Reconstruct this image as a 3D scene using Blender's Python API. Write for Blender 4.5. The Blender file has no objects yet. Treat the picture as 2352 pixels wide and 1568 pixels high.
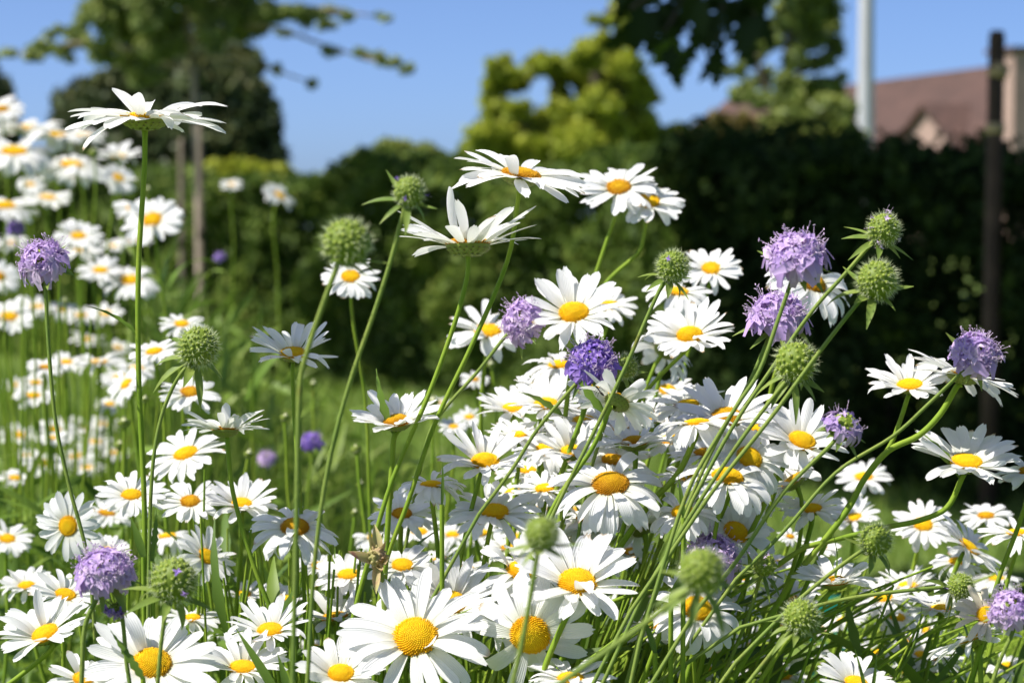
import bpy, math, random
import numpy as np
from mathutils import Vector, Matrix, Quaternion
R = math.radians
scene = bpy.context.scene
COL = scene.collection

# ------------------------------------------------------------------ camera, sky, sun, exposure
CAM = Vector((0.0, 0.0, 0.85)); TILT = R(3.1)
cd = bpy.data.cameras.new('camera'); cam = bpy.data.objects.new('camera', cd); COL.objects.link(cam)
cam.location = CAM; cam.rotation_euler = (R(90) - TILT, 0, 0)
cd.sensor_width = 22.3; cd.lens = 50.0; cd.clip_start = 0.05; cd.clip_end = 500
cd.dof.use_dof = True; cd.dof.focus_distance = 1.03; cd.dof.aperture_fstop = 8.5; cd.dof.aperture_blades = 7
scene.camera = cam
FWD = Vector((0, math.cos(TILT), -math.sin(TILT))); UP = Vector((0, math.sin(TILT), math.cos(TILT))); RIGHT = Vector((1, 0, 0))
FPX = 50.0 / 22.3 * 2352.0          # focal length in photo pixels (photo measured 2352 x 1568)

SUN_EL = R(54); SUN_AZ = math.atan2(-0.80, -0.30)    # clockwise from +Y
SUN = Vector((math.cos(SUN_EL) * math.sin(SUN_AZ), math.cos(SUN_EL) * math.cos(SUN_AZ), math.sin(SUN_EL)))
w = bpy.data.worlds.new('World'); scene.world = w; w.use_nodes = True
nt = w.node_tree; nt.nodes.clear()
sky = nt.nodes.new('ShaderNodeTexSky'); sky.sky_type = 'NISHITA'; sky.sun_disc = False
sky.sun_elevation = SUN_EL; sky.sun_rotation = SUN_AZ % (2 * math.pi)
sky.altitude = 0; sky.air_density = 0.36; sky.dust_density = 1.2; sky.ozone_density = 7.0
bg = nt.nodes.new('ShaderNodeBackground'); bg.inputs['Strength'].default_value = 0.13
wo = nt.nodes.new('ShaderNodeOutputWorld')
nt.links.new(sky.outputs[0], bg.inputs[0]); nt.links.new(bg.outputs[0], wo.inputs[0])
sl = bpy.data.lights.new('sun', 'SUN'); sl.energy = 5.0; sl.angle = R(0.53); sl.color = (1.0, 0.95, 0.86)
so = bpy.data.objects.new('sun', sl); COL.objects.link(so); so.location = (-3, -3, 6)
so.rotation_euler = SUN.to_track_quat('Z', 'Y').to_euler()
scene.view_settings.view_transform = 'Standard'; scene.view_settings.look = 'None'
scene.view_settings.exposure = 0.65; scene.view_settings.gamma = 1.0
scene.cycles.max_bounces = 8; scene.cycles.transparent_max_bounces = 8
scene.cycles.use_denoising = True
scene.cycles.sample_clamp_indirect = 6.0

def px(x, y, d):
    """World point that stands d metres ahead of the camera at photo position x, y."""
    return CAM + FWD * d + RIGHT * ((x - 1176) / FPX * d) + UP * ((784 - y) / FPX * d)

# ------------------------------------------------------------------ materials
def newmat(name):
    m = bpy.data.materials.new(name); m.use_nodes = True; m.node_tree.nodes.clear(); return m, m.node_tree
def N(t, kind, **kw):
    n = t.nodes.new(kind)
    for k, v in kw.items(): setattr(n, k, v)
    return n
def ramp(t, fac, stops):
    r = N(t, 'ShaderNodeValToRGB'); e = r.color_ramp.elements
    while len(e) < len(stops): e.new(0.5)
    for el, (p, c) in zip(e, stops): el.position = p; el.color = (*c, 1)
    t.links.new(fac, r.inputs[0]); return r.outputs[0]
def attr(t, name): return N(t, 'ShaderNodeAttribute', attribute_name=name).outputs['Fac']
def noise(t, scale, detail=3.0, coord='Object'):
    tc = N(t, 'ShaderNodeTexCoord'); n = N(t, 'ShaderNodeTexNoise'); n.inputs['Scale'].default_value = scale; n.inputs['Detail'].default_value = detail
    t.links.new(tc.outputs[coord], n.inputs['Vector']); return n.outputs['Fac']
def mixc(t, a, b, f, mode='MIX'):
    n = N(t, 'ShaderNodeMix', data_type='RGBA', blend_type=mode)
    for s, v in ((n.inputs[0], f), (n.inputs[6], a), (n.inputs[7], b)):
        if isinstance(v, tuple): s.default_value = (*v, 1)
        elif isinstance(v, (int, float)): s.default_value = v
        else: t.links.new(v, s)
    return n.outputs[2]
def surface(t, col, rough=0.6, transl=0.0, tcol=None, bump=None, bstr=0.3, bdist=0.001, spec=0.35):
    p = N(t, 'ShaderNodeBsdfPrincipled'); p.inputs['Roughness'].default_value = rough; p.inputs['Specular IOR Level'].default_value = spec
    if isinstance(col, tuple): p.inputs['Base Color'].default_value = (*col, 1)
    else: t.links.new(col, p.inputs['Base Color'])
    if bump is not None:
        b = N(t, 'ShaderNodeBump'); b.inputs['Strength'].default_value = bstr; b.inputs['Distance'].default_value = bdist
        t.links.new(bump, b.inputs['Height']); t.links.new(b.outputs[0], p.inputs['Normal'])
    sh = p.outputs[0]
    if transl:
        tr = N(t, 'ShaderNodeBsdfTranslucent'); c = tcol if tcol is not None else col
        if isinstance(c, tuple): tr.inputs[0].default_value = (*c, 1)
        else: t.links.new(c, tr.inputs[0])
        mx = N(t, 'ShaderNodeMixShader'); mx.inputs[0].default_value = transl
        t.links.new(sh, mx.inputs[1]); t.links.new(tr.outputs[0], mx.inputs[2]); sh = mx.outputs[0]
    o = N(t, 'ShaderNodeOutputMaterial'); t.links.new(sh, o.inputs[0])
M = {}
def simple(name, stops, scale=60, attrname=None, **kw):
    m, t = newmat(name)
    f = attr(t, attrname) if attrname else noise(t, scale)
    surface(t, ramp(t, f, stops), **kw); M[name] = m; return m

# petals: white, a faint greenish yellow at the base, fine ridges along the length
m, t = newmat('petal_white'); v = attr(t, 'v'); u = attr(t, 'u')
c = ramp(t, v, [(0.0, (0.70, 0.72, 0.42)), (0.16, (0.80, 0.80, 0.72)), (0.4, (0.83, 0.83, 0.825)), (1.0, (0.84, 0.84, 0.84))])
mm = N(t, 'ShaderNodeMath', operation='MULTIPLY'); mm.inputs[1].default_value = 22.0; t.links.new(u, mm.inputs[0])
ms = N(t, 'ShaderNodeMath', operation='SINE'); t.links.new(mm.outputs[0], ms.inputs[0])
br_ = N(t, 'ShaderNodeMath', operation='MULTIPLY'); t.links.new(ramp(t, v, [(0.90, (0, 0, 0)), (0.99, (1, 1, 1))]), br_.inputs[0]); t.links.new(ramp(t, attr(t, 'rnd'), [(0.86, (0, 0, 0)), (0.95, (1, 1, 1))]), br_.inputs[1])
c = mixc(t, c, (0.42, 0.29, 0.14), br_.outputs[0]); surface(t, c, rough=0.5, transl=0.38, bump=ms.outputs[0], bstr=0.30, bdist=0.0005, spec=0.25); M['petal'] = m
simple('petal_faded', [(0.3, (0.55, 0.46, 0.30)), (0.7, (0.78, 0.72, 0.60))], scale=90, rough=0.7, transl=0.25)
# disc: florets golden, orange at the rim, greener in the middle
m, t = newmat('disc_gold'); v = attr(t, 'v')
c = ramp(t, v, [(0.0, (0.80, 0.60, 0.012)), (0.35, (0.88, 0.63, 0.008)), (0.8, (0.90, 0.57, 0.006)), (1.0, (0.80, 0.40, 0.006))])
surface(t, mixc(t, c, (0.70, 0.36, 0.005), attr(t, 'rnd')), rough=0.6, transl=0.12, spec=0.2); M['disc'] = m
m, t = newmat('disc_amber'); v = attr(t, 'v')
c = ramp(t, v, [(0.0, (0.70, 0.46, 0.010)), (0.6, (0.74, 0.42, 0.008)), (1.0, (0.52, 0.22, 0.006))])
surface(t, mixc(t, c, (0.45, 0.20, 0.005), attr(t, 'rnd')), rough=0.6, transl=0.12, spec=0.2); M['disc_amber'] = m
m, t = newmat('bract_green'); v = attr(t, 'v')
c = ramp(t, v, [(0.0, (0.16, 0.22, 0.035)), (0.55, (0.20, 0.25, 0.04)), (0.8, (0.07, 0.06, 0.015)), (1.0, (0.05, 0.03, 0.012))])
surface(t, c, rough=0.55); M['cup'] = m
def stemmat(name, a, b):
    m, t = newmat(name)
    c = ramp(t, noise(t, 25), [(0.35, a), (0.65, b)]); c = mixc(t, c, (0.17, 0.13, 0.03), ramp(t, noise(t, 70, 4), [(0.62, (0, 0, 0)), (0.75, (.6, .6, .6))])); surface(t, c, rough=0.65, transl=0.10, spec=0.15, bump=noise(t, 900, 2), bstr=.3, bdist=.0003); M[name] = m
stemmat('stem_daisy', (0.16, 0.27, 0.022), (0.25, 0.34, 0.035))
stemmat('stem_scabious', (0.15, 0.23, 0.045), (0.23, 0.29, 0.06))
simple('leaf_green', [(0.0, (0.06, 0.12, 0.018)), (0.5, (0.13, 0.22, 0.028)), (1.0, (0.23, 0.31, 0.045))], attrname='rnd', rough=0.5, transl=0.35)
simple('bract_leaf', [(0.35, (0.14, 0.22, 0.04)), (0.65, (0.24, 0.31, 0.06))], scale=120, rough=0.55, transl=0.3)
simple('seed_green', [(0.0, (0.12, 0.18, 0.016)), (0.6, (0.22, 0.30, 0.026)), (1.0, (0.34, 0.39, 0.06))], attrname='rnd', rough=0.55, transl=0.15)
simple('bristle_pale', [(0.3, (0.45, 0.52, 0.26)), (0.7, (0.66, 0.70, 0.46))], scale=200, rough=0.5, transl=0.3)
simple('floret_lilac', [(0.0, (0.40, 0.26, 0.60)), (0.5, (0.60, 0.43, 0.75)), (1.0, (0.74, 0.59, 0.78))], attrname='rnd', rough=0.6, transl=0.35)
simple('floret_violet', [(0.0, (0.12, 0.07, 0.40)), (0.5, (0.27, 0.16, 0.58)), (1.0, (0.46, 0.30, 0.68))], attrname='rnd', rough=0.6, transl=0.3)
simple('stamen_pink', [(0.3, (0.62, 0.47, 0.70)), (0.7, (0.75, 0.62, 0.76))], scale=300, rough=0.5, transl=0.2)
simple('bud_cream', [(0.35, (0.62, 0.66, 0.36)), (0.65, (0.76, 0.76, 0.52))], scale=80, rough=0.6, transl=0.2)
simple('dry_bract', [(0.3, (0.42, 0.41, 0.15)), (0.5, (0.50, 0.40, 0.19)), (0.68, (0.34, 0.16, 0.13))], scale=160, rough=0.7, transl=0.3)
simple('ant_black', [(0.3, (0.012, 0.010, 0.009)), (0.7, (0.03, 0.022, 0.018))], scale=300, rough=0.3)
simple('teal_plastic', [(0.3, (0.01, 0.24, 0.18)), (0.7, (0.02, 0.32, 0.24))], scale=30, rough=0.35)
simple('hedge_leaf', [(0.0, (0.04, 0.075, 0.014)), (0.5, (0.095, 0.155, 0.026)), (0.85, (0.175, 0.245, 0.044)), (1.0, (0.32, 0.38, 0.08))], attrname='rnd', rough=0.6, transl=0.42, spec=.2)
simple('hedge_leaf_shade', [(0.0, (0.012, 0.026, 0.006)), (0.6, (0.028, 0.052, 0.012)), (1.0, (0.085, 0.125, 0.024))], attrname='rnd', rough=0.8, transl=0.15, spec=0.1)  # darker take on the hedge leaf, deep shade put into its colour
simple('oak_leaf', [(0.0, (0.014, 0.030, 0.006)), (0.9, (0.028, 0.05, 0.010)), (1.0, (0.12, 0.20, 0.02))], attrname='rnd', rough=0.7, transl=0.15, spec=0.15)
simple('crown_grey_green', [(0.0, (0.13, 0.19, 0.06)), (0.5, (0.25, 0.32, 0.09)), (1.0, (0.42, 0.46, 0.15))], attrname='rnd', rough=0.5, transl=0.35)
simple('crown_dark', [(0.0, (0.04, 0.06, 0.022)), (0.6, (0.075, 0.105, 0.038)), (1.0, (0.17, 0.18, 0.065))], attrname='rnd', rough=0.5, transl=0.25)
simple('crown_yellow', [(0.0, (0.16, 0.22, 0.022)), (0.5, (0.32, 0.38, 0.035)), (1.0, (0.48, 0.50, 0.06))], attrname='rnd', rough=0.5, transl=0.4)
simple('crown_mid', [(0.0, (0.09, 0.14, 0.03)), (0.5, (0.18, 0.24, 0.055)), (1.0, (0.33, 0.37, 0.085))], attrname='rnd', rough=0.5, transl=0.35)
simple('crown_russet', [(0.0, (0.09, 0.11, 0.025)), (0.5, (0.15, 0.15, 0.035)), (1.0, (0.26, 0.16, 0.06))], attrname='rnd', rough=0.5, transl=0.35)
simple('bark_pale', [(0.3, (0.2, 0.155, 0.12)), (0.6, (0.42, 0.34, 0.27))], scale=9, rough=0.85)
simple('bark_dark', [(0.3, (0.035, 0.028, 0.022)), (0.7, (0.09, 0.07, 0.05))], scale=12, rough=0.9)
simple('stake_wood', [(0.3, (0.15, 0.12, 0.085)), (0.7, (0.23, 0.185, 0.14))], scale=14, rough=0.8)
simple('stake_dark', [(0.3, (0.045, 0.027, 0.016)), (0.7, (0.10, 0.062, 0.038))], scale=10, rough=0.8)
simple('strap_tan', [(0.3, (0.42, 0.30, 0.14)), (0.7, (0.55, 0.40, 0.2))], scale=20, rough=0.7)
simple('pole_white', [(0.3, (0.40, 0.41, 0.44)), (0.7, (0.47, 0.48, 0.50))], scale=3, rough=0.4)
simple('render_pink', [(0.3, (0.30, 0.205, 0.17)), (0.7, (0.38, 0.27, 0.225))], scale=2.5, rough=0.9)
simple('lawn_blade', [(0.0, (0.09, 0.17, 0.02)), (0.5, (0.15, 0.25, 0.03)), (1.0, (0.26, 0.33, 0.06))], attrname='rnd', rough=0.5, transl=0.3)
m, t = newmat('roof_tile'); tc = N(t, 'ShaderNodeTexCoord'); br = N(t, 'ShaderNodeTexBrick'); t.links.new(tc.outputs['Object'], br.inputs['Vector'])
br.inputs['Color1'].default_value = (0.062, 0.036, 0.030, 1); br.inputs['Color2'].default_value = (0.095, 0.053, 0.043, 1); br.inputs['Mortar'].default_value = (0.07, 0.04, 0.03, 1)
br.inputs['Scale'].default_value = 3.0; br.inputs['Mortar Size'].default_value = 0.03; br.inputs['Brick Width'].default_value = 0.7; br.inputs['Row Height'].default_value = 0.8
surface(t, br.outputs[0], rough=0.85, bump=br.outputs['Fac'], bstr=0.4, bdist=0.03); M['roof'] = m
m, t = newmat('lawn_soil')
c1 = ramp(t, noise(t, 1.3, 5), [(0.35, (0.085, 0.15, 0.022)), (0.65, (0.16, 0.23, 0.035))])
c2 = ramp(t, noise(t, 40, 4), [(0.4, (0.05, 0.085, 0.015)), (0.6, (0.16, 0.23, 0.035))])
surface(t, mixc(t, c1, c2, 0.5), rough=0.9, bump=noise(t, 60, 4), bstr=0.6, bdist=0.02); M['ground'] = m

# ------------------------------------------------------------------ mesh helpers
class B:
    """Collects pieces (numpy verts, quads, tris, per-vertex u v rnd) that become ONE mesh."""
    def __init__(s): s.V = []; s.Q = []; s.T = []; s.A = {'u': [], 'v': [], 'rnd': []}; s.n = 0
    def add(s, V, Q=None, T=None, u=0.0, v=0.0, rnd=0.5):
        V = np.asarray(V, float).reshape(-1, 3); k = len(V); s.V.append(V)
        if Q is not None and len(Q): s.Q.append(np.asarray(Q, np.int64).reshape(-1, 4) + s.n)
        if T is not None and len(T): s.T.append(np.asarray(T, np.int64).reshape(-1, 3) + s.n)
        for nme, a in (('u', u), ('v', v), ('rnd', rnd)):
            s.A[nme].append(np.broadcast_to(np.asarray(a, float), (k,)) if np.ndim(a) == 0 else np.asarray(a, float).reshape(-1))
        s.n += k
    def mesh(s, name, mat, smooth=True):
        V = np.concatenate(s.V) if s.V else np.zeros((0, 3))
        Q = np.concatenate(s.Q) if s.Q else np.zeros((0, 4), np.int64)
        T = np.concatenate(s.T) if s.T else np.zeros((0, 3), np.int64)
        me = bpy.data.meshes.new(name); me.vertices.add(len(V)); me.vertices.foreach_set('co', V.astype(np.float32).ravel())
        li = np.concatenate([Q.ravel(), T.ravel()]).astype(np.int32)
        me.loops.add(len(li)); me.loops.foreach_set('vertex_index', li)
        st = np.concatenate([np.arange(len(Q)) * 4, len(Q) * 4 + np.arange(len(T)) * 3]).astype(np.int32)
        me.polygons.add(len(st)); me.polygons.foreach_set('loop_start', st)
        for nme, a in s.A.items():
            at = me.attributes.new(nme, 'FLOAT', 'POINT'); at.data.foreach_set('value', np.concatenate(a).astype(np.float32))
        me.update(calc_edges=True)
        me.polygons.foreach_set('use_smooth', np.full(len(st), smooth))
        me.materials.append(mat); return me
    def build(s, name, mat, parent=None, smooth=True):
        if not s.V: return None
        o = bpy.data.objects.new(name, s.mesh(name, mat, smooth)); COL.objects.link(o)
        if parent is not None: o.parent = parent
        return o
def tag(o, label=None, cat=None, group=None, kind=None):
    for k, v in (('label', label), ('category', cat), ('group', group), ('kind', kind)):
        if v: o[k] = v
    return o
def thing(name, loc, label, cat, group=None):
    o = bpy.data.objects.new(name, None); COL.objects.link(o); o.location = loc; o.empty_display_size = 0.05
    return tag(o, label, cat, group)
def part(name, mesh, parent, loc=None, quat=None, scale=1.0):
    """A part that shares or owns MESH, placed at world point LOC under PARENT (an Empty without rotation)."""
    o = bpy.data.objects.new(name, mesh); COL.objects.link(o); o.parent = parent
    if loc is not None: o.location = Vector(loc) - parent.location
    if quat is not None: o.rotation_mode = 'QUATERNION'; o.rotation_quaternion = quat
    o.scale = (scale,) * 3 if np.ndim(scale) == 0 else scale
    return o
def grid_quads(nu, nv, wrap=False):
    q = []
    for j in range(nv - 1):
        for i in range(nu if wrap else nu - 1):
            i2 = (i + 1) % nu; q.append((j * nu + i, j * nu + i2, (j + 1) * nu + i2, (j + 1) * nu + i))
    return q
def smooth_path(P, sub=6):
    """Catmull-Rom through the points."""
    P = [Vector(p) for p in P]
    if len(P) < 3: return P
    E = [P[0] * 2 - P[1]] + P + [P[-1] * 2 - P[-2]]; out = []
    for i in range(1, len(E) - 2):
        a, b, c, d = E[i - 1:i + 3]
        for k in range(sub):
            t = k / sub
            out.append(0.5 * ((2 * b) + (c - a) * t + (2 * a - 5 * b + 4 * c - d) * t * t + (3 * b - a - 3 * c + d) * t ** 3))
    out.append(P[-1]); return out
def bezier(a, b, c, d, n=14):
    return [(1 - t) ** 3 * a + 3 * (1 - t) ** 2 * t * b + 3 * (1 - t) * t * t * c + t ** 3 * d for t in (k / (n - 1) for k in range(n))]
def add_tube(b, pts, radii, sides=8, rnd=0.5, ridge=0.0, cap=True):
    pts = [Vector(p) for p in pts]; n = len(pts)
    if np.ndim(radii) == 0: radii = [radii] * n
    V = []; x = None
    for i, p in enumerate(pts):
        tdir = (pts[min(i + 1, n - 1)] - pts[max(i - 1, 0)])
        tdir = tdir.normalized() if tdir.length > 1e-9 else Vector((0, 0, 1))
        if x is None: x = tdir.orthogonal().normalized()
        x = (x - tdir * x.dot(tdir)); x = x.normalized() if x.length > 1e-6 else tdir.orthogonal().normalized()
        y = tdir.cross(x)
        for k in range(sides):
            a = 2 * math.pi * k / sides; rr = radii[i] * (1 - ridge * (k % 2))
            V.append(p + x * (math.cos(a) * rr) + y * (math.sin(a) * rr))
    Q = grid_quads(sides, n, True); T = []
    if cap:
        V.append(pts[0]); V.append(pts[-1]); c0 = n * sides; c1 = c0 + 1
        for k in range(sides):
            T.append((c0, (k + 1) % sides, k)); T.append((c1, (n - 1) * sides + k, (n - 1) * sides + (k + 1) % sides))
    b.add([tuple(q) for q in V], Q, T, rnd=rnd)
def add_box(b, lo, hi, M4=None, rnd=0.5):
    V = [Vector((x, y, z)) for z in (lo[2], hi[2]) for y in (lo[1], hi[1]) for x in (lo[0], hi[0])]
    if M4 is not None: V = [M4 @ q for q in V]
    b.add([tuple(q) for q in V], [(0, 2, 3, 1), (4, 5, 7, 6), (0, 1, 5, 4), (2, 6, 7, 3), (0, 4, 6, 2), (1, 3, 7, 5)], rnd=rnd)
def add_leaf(b, base, d, nrm, L, W, bend=0.4, rows=7, rnd=0.5, fold=0.25, serr=0.0, shape=0.42, tip=0.02):
    """A lance shaped leaf: 3 columns, bending away from nrm along its length."""
    d = Vector(d).normalized(); nrm = Vector(nrm); nrm = (nrm - d * nrm.dot(d)); nrm = nrm.normalized() if nrm.length > 1e-6 else d.orthogonal().normalized()
    side = d.cross(nrm); V = []; vv = []; p = Vector(base); st = L / (rows - 1)
    for i in range(rows):
        t = i / (rows - 1); a = -bend * t; dd = d * math.cos(a) + nrm * math.sin(a); nn = nrm * math.cos(a) - d * math.sin(a)
        if i: p = p + dd * st
        wd = W * 0.5 * (math.sin(math.pi * min(1, (t * 0.94 + 0.06)) ** (shape * 1.6)) if t < 1 else tip)
        wd = max(wd, W * 0.04) * (1 - serr * (i % 2))
        V += [p - side * wd + nn * wd * fold, p, p + side * wd + nn * wd * fold]; vv += [t] * 3
    b.add([tuple(q) for q in V], grid_quads(3, rows), u=[-1, 0, 1] * rows, v=vv, rnd=rnd)
def leaf_cloud(b, P, size, rng, rnd=None, flat=0.0, aspect=0.55):
    """Many small folded leaves (two triangles each) at the points P."""
    n = len(P); size = size * rng.uniform(0.65, 1.25, (n, 1))
    d = rng.normal(size=(n, 3)); d[:, 2] *= (1 - flat); d /= np.linalg.norm(d, axis=1, keepdims=True)
    q = rng.normal(size=(n, 3)); q[:, 2] += flat * 2; s = np.cross(d, q); s /= np.linalg.norm(s, axis=1, keepdims=True) + 1e-9
    nn = np.cross(s, d)
    a = P - d * size * 0.5; c = P + d * size * 0.5; m1 = P + s * size * aspect * 0.5 + nn * size * 0.12; m2 = P - s * size * aspect * 0.5 + nn * size * 0.12
    V = np.stack([a, m1, c, m2], 1).reshape(-1, 3); i = np.arange(n)[:, None] * 4
    T = np.concatenate([i + np.array([[0, 1, 2]]), i + np.array([[0, 2, 3]])])
    r = rng.uniform(0, 1, n) if rnd is None else rnd
    b.add(V, None, T, rnd=np.repeat(r, 4))

# ------------------------------------------------------------------ setting: ground and lawn
rng = np.random.default_rng(7)
b = B(); xs = np.linspace(-1, 1, 41); g = np.sign(xs) * (np.abs(xs) ** 3) * 160
V = []; 
for yy in g:
    for xx in g: V.append((xx, yy + 40, 0.0))
b.add(V, grid_quads(41, 41)); tag(b.build('ground', M['ground']), kind='structure')

b = B(); n = 42000
d = 2.6 + 9.5 * rng.random(n) ** 0.8; x = (rng.random(n) - 0.5) * 0.56 * d
h = rng.uniform(0.03, 0.075, n); a = rng.uniform(0, 6.28, n); ln = rng.normal(0, 0.022, (n, 2)); wd = 0.0035
P = np.stack([x, d, np.zeros(n)], 1); s = np.stack([np.cos(a), np.sin(a), np.zeros(n)], 1) * wd
top = P + np.stack([ln[:, 0], ln[:, 1], h], 1)
V = np.stack([P - s, P + s, top], 1).reshape(-1, 3)
b.add(V, None, np.arange(n)[:, None] * 3 + np.array([[0, 1, 2]]), rnd=np.repeat(rng.random(n), 3))
tag(b.build('grass', M['lawn_blade']), 'short sunlit mown grass between the flower bed and the hedge', 'grass', kind='stuff')

# ------------------------------------------------------------------ hedges
def along(path, s):
    L = [0.0]
    for p, q in zip(path, path[1:]): L.append(L[-1] + math.dist(p, q))
    s = np.clip(s, 0, 1) * L[-1]; X = np.interp(s, L, [p[0] for p in path]); Y = np.interp(s, L, [p[1] for p in path]); return X, Y, L[-1]
def hedge(name, path, hgt, thick, n, size, mat, label, bumps, seed):
    rg = np.random.default_rng(seed)
    s = rg.random(n); X, Y, L = along(path, s)
    k = 14; ph = rg.uniform(0, 6.28, (k, 2)); fr = rg.uniform(2, 14, (k, 2))
    z = rg.random(n) ** 0.85
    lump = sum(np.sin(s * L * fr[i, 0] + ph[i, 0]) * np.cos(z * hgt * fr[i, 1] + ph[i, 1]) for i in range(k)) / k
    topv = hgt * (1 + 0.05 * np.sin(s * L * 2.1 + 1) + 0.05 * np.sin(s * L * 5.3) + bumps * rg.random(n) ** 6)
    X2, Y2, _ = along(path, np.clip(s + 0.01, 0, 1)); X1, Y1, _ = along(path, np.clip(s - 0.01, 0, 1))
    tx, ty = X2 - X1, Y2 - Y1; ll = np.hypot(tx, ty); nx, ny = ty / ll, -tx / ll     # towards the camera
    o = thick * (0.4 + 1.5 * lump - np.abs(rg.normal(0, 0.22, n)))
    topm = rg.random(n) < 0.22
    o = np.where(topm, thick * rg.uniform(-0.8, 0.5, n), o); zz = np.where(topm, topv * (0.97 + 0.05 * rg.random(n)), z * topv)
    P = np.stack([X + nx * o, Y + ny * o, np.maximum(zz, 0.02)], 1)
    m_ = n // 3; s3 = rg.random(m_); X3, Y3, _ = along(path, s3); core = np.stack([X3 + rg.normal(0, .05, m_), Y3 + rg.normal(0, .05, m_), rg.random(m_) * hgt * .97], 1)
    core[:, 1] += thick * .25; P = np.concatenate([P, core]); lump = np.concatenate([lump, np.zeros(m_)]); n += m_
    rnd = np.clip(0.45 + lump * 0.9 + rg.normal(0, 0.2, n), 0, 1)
    t = thing(name, (path[0][0], path[0][1], 0), label, 'hedge')
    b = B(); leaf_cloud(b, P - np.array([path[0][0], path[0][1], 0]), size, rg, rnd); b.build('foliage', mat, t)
    b = B()
    for i in range(int(L * 5)):
        x0, y0, _ = along(path, np.array([i / (L * 5)])); q = Vector((x0[0] - path[0][0], y0[0] - path[0][1], 0)); e = Vector((rg.normal(0, .08), rg.normal(0, .08), hgt * rg.uniform(.6, .9)))
        add_tube(b, [q, q + e * .5 + Vector((rg.normal(0, .04), rg.normal(0, .04), 0)), q + e], [.016, .012, .006], 5)
    b.build('branch', M['bark_dark'], t); return t
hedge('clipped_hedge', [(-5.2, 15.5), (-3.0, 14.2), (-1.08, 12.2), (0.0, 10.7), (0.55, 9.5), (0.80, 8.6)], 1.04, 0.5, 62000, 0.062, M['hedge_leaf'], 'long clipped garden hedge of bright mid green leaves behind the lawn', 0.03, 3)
hedge('shade_toned_hedge', [(0.76, 8.75), (0.90, 8.25), (1.22, 7.45), (1.55, 6.95), (2.6, 5.6)], 1.02, 0.5, 40000, 0.05, M['hedge_leaf_shade'], 'hedge behind the wooden post, leaves coloured dark for its deep shade', 0.09, 5)

# ------------------------------------------------------------------ trees and shrubs
def clump_points(clumps, dens, seed):
    """clumps: (photo x, photo y, distance, radius x, radius y) -> leaf points filling each lump, thicker near its skin."""
    rg = np.random.default_rng(seed); out = []; rn = []
    for (x, y, d, rx, ry) in clumps:
        c = np.array(px(x, y, d)); a, e = rx / FPX * d, ry / FPX * d; n = max(8, int(dens * rx * ry / 100))
        v = rg.normal(size=(n, 3)); v /= np.linalg.norm(v, axis=1, keepdims=True); r = rg.random((n, 1)) ** 0.45
        sub = rg.normal(size=(max(3, n // 45), 3)); sub /= np.linalg.norm(sub, axis=1, keepdims=True)       # twigs: leaves bunch round them
        k = rg.integers(0, len(sub), n); v = 0.62 * sub[k] * rg.uniform(.5, 1.1, (len(sub), 1))[k] + 0.42 * v * r
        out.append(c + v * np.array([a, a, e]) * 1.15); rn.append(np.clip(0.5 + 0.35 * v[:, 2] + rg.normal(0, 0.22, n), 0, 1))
    return np.concatenate(out), np.concatenate(rn)
def tree(name, label, cat, clumps, dens, size, mat, trunk, bark, seed, limbs=(), group=None):
    base = Vector(trunk[0]); base.z = 0
    t = thing(name, base, label, cat, group); rg = np.random.default_rng(seed + 100)
    P, r = clump_points(clumps, dens, seed)
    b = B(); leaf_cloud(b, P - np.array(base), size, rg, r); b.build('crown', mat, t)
    b = B(); pts = [Vector(p) - base for p in trunk]; r0 = trunk_r[name]
    sp = smooth_path(pts); add_tube(b, sp, list(np.linspace(r0, r0 * .45, len(sp))), 8)
    for L in limbs:
        q = smooth_path([Vector(p) - base for p in L], 4); add_tube(b, q, list(np.linspace(r0 * .6, r0 * .18, len(q))), 6)
    tr = b.build('trunk', M[bark], t); return t
trunk_r = {'young_tree': 0.024, 'bushy_conifer': 0.12, 'golden_tree': 0.10, 'loose_tree': 0.08, 'garden_shrub': 0.03}
D = 11.0
c1 = [(x, y, D + (i % 5) * .12 - .25, rx, ry) for i, (x, y, rx, ry) in enumerate([(20, 128, 32, 12), (-10, 125, 26, 12), (82, 122, 26, 10), (145, 104, 30, 12), (205, 100, 34, 16), (680, 20, 30, 14), (820, 118, 18, 9), (885, 140, 18, 10), (610, 60, 26, 14), (650, 80, 22, 10), (60, 132, 22, 12), (100, 108, 26, 16), (125, 70, 20, 14), (165, 125, 26, 14), (175, 78, 30, 22), (215, 45, 36, 36), (235, 120, 40, 24), (265, 15, 50, 40), (300, 70, 52, 40), (310, 135, 42, 26), (345, 25, 52, 42), (370, 95, 50, 36), (385, 40, 34, 40), (330, 175, 38, 20), (470, 20, 48, 36), (500, 85, 34, 30), (510, 45, 46, 40), (545, 10, 50, 30), (560, 70, 42, 24), (590, 40, 34, 26), (620, 25, 32, 22), (660, 45, 30, 16), (700, 35, 34, 22), (735, 60, 26, 14), (770, 20, 28, 14), (800, 35, 20, 10), (890, 40, 20, 9), (752, 118, 16, 12), (775, 122, 16, 9), (840, 125, 22, 12), (870, 132, 18, 11), (900, 148, 20, 14), (930, 158, 18, 13), (640, 160, 18, 10), (712, 190, 20, 10), (395, -60, 120, 60), (560, -50, 90, 40), (230, -60, 80, 40)])]
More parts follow.
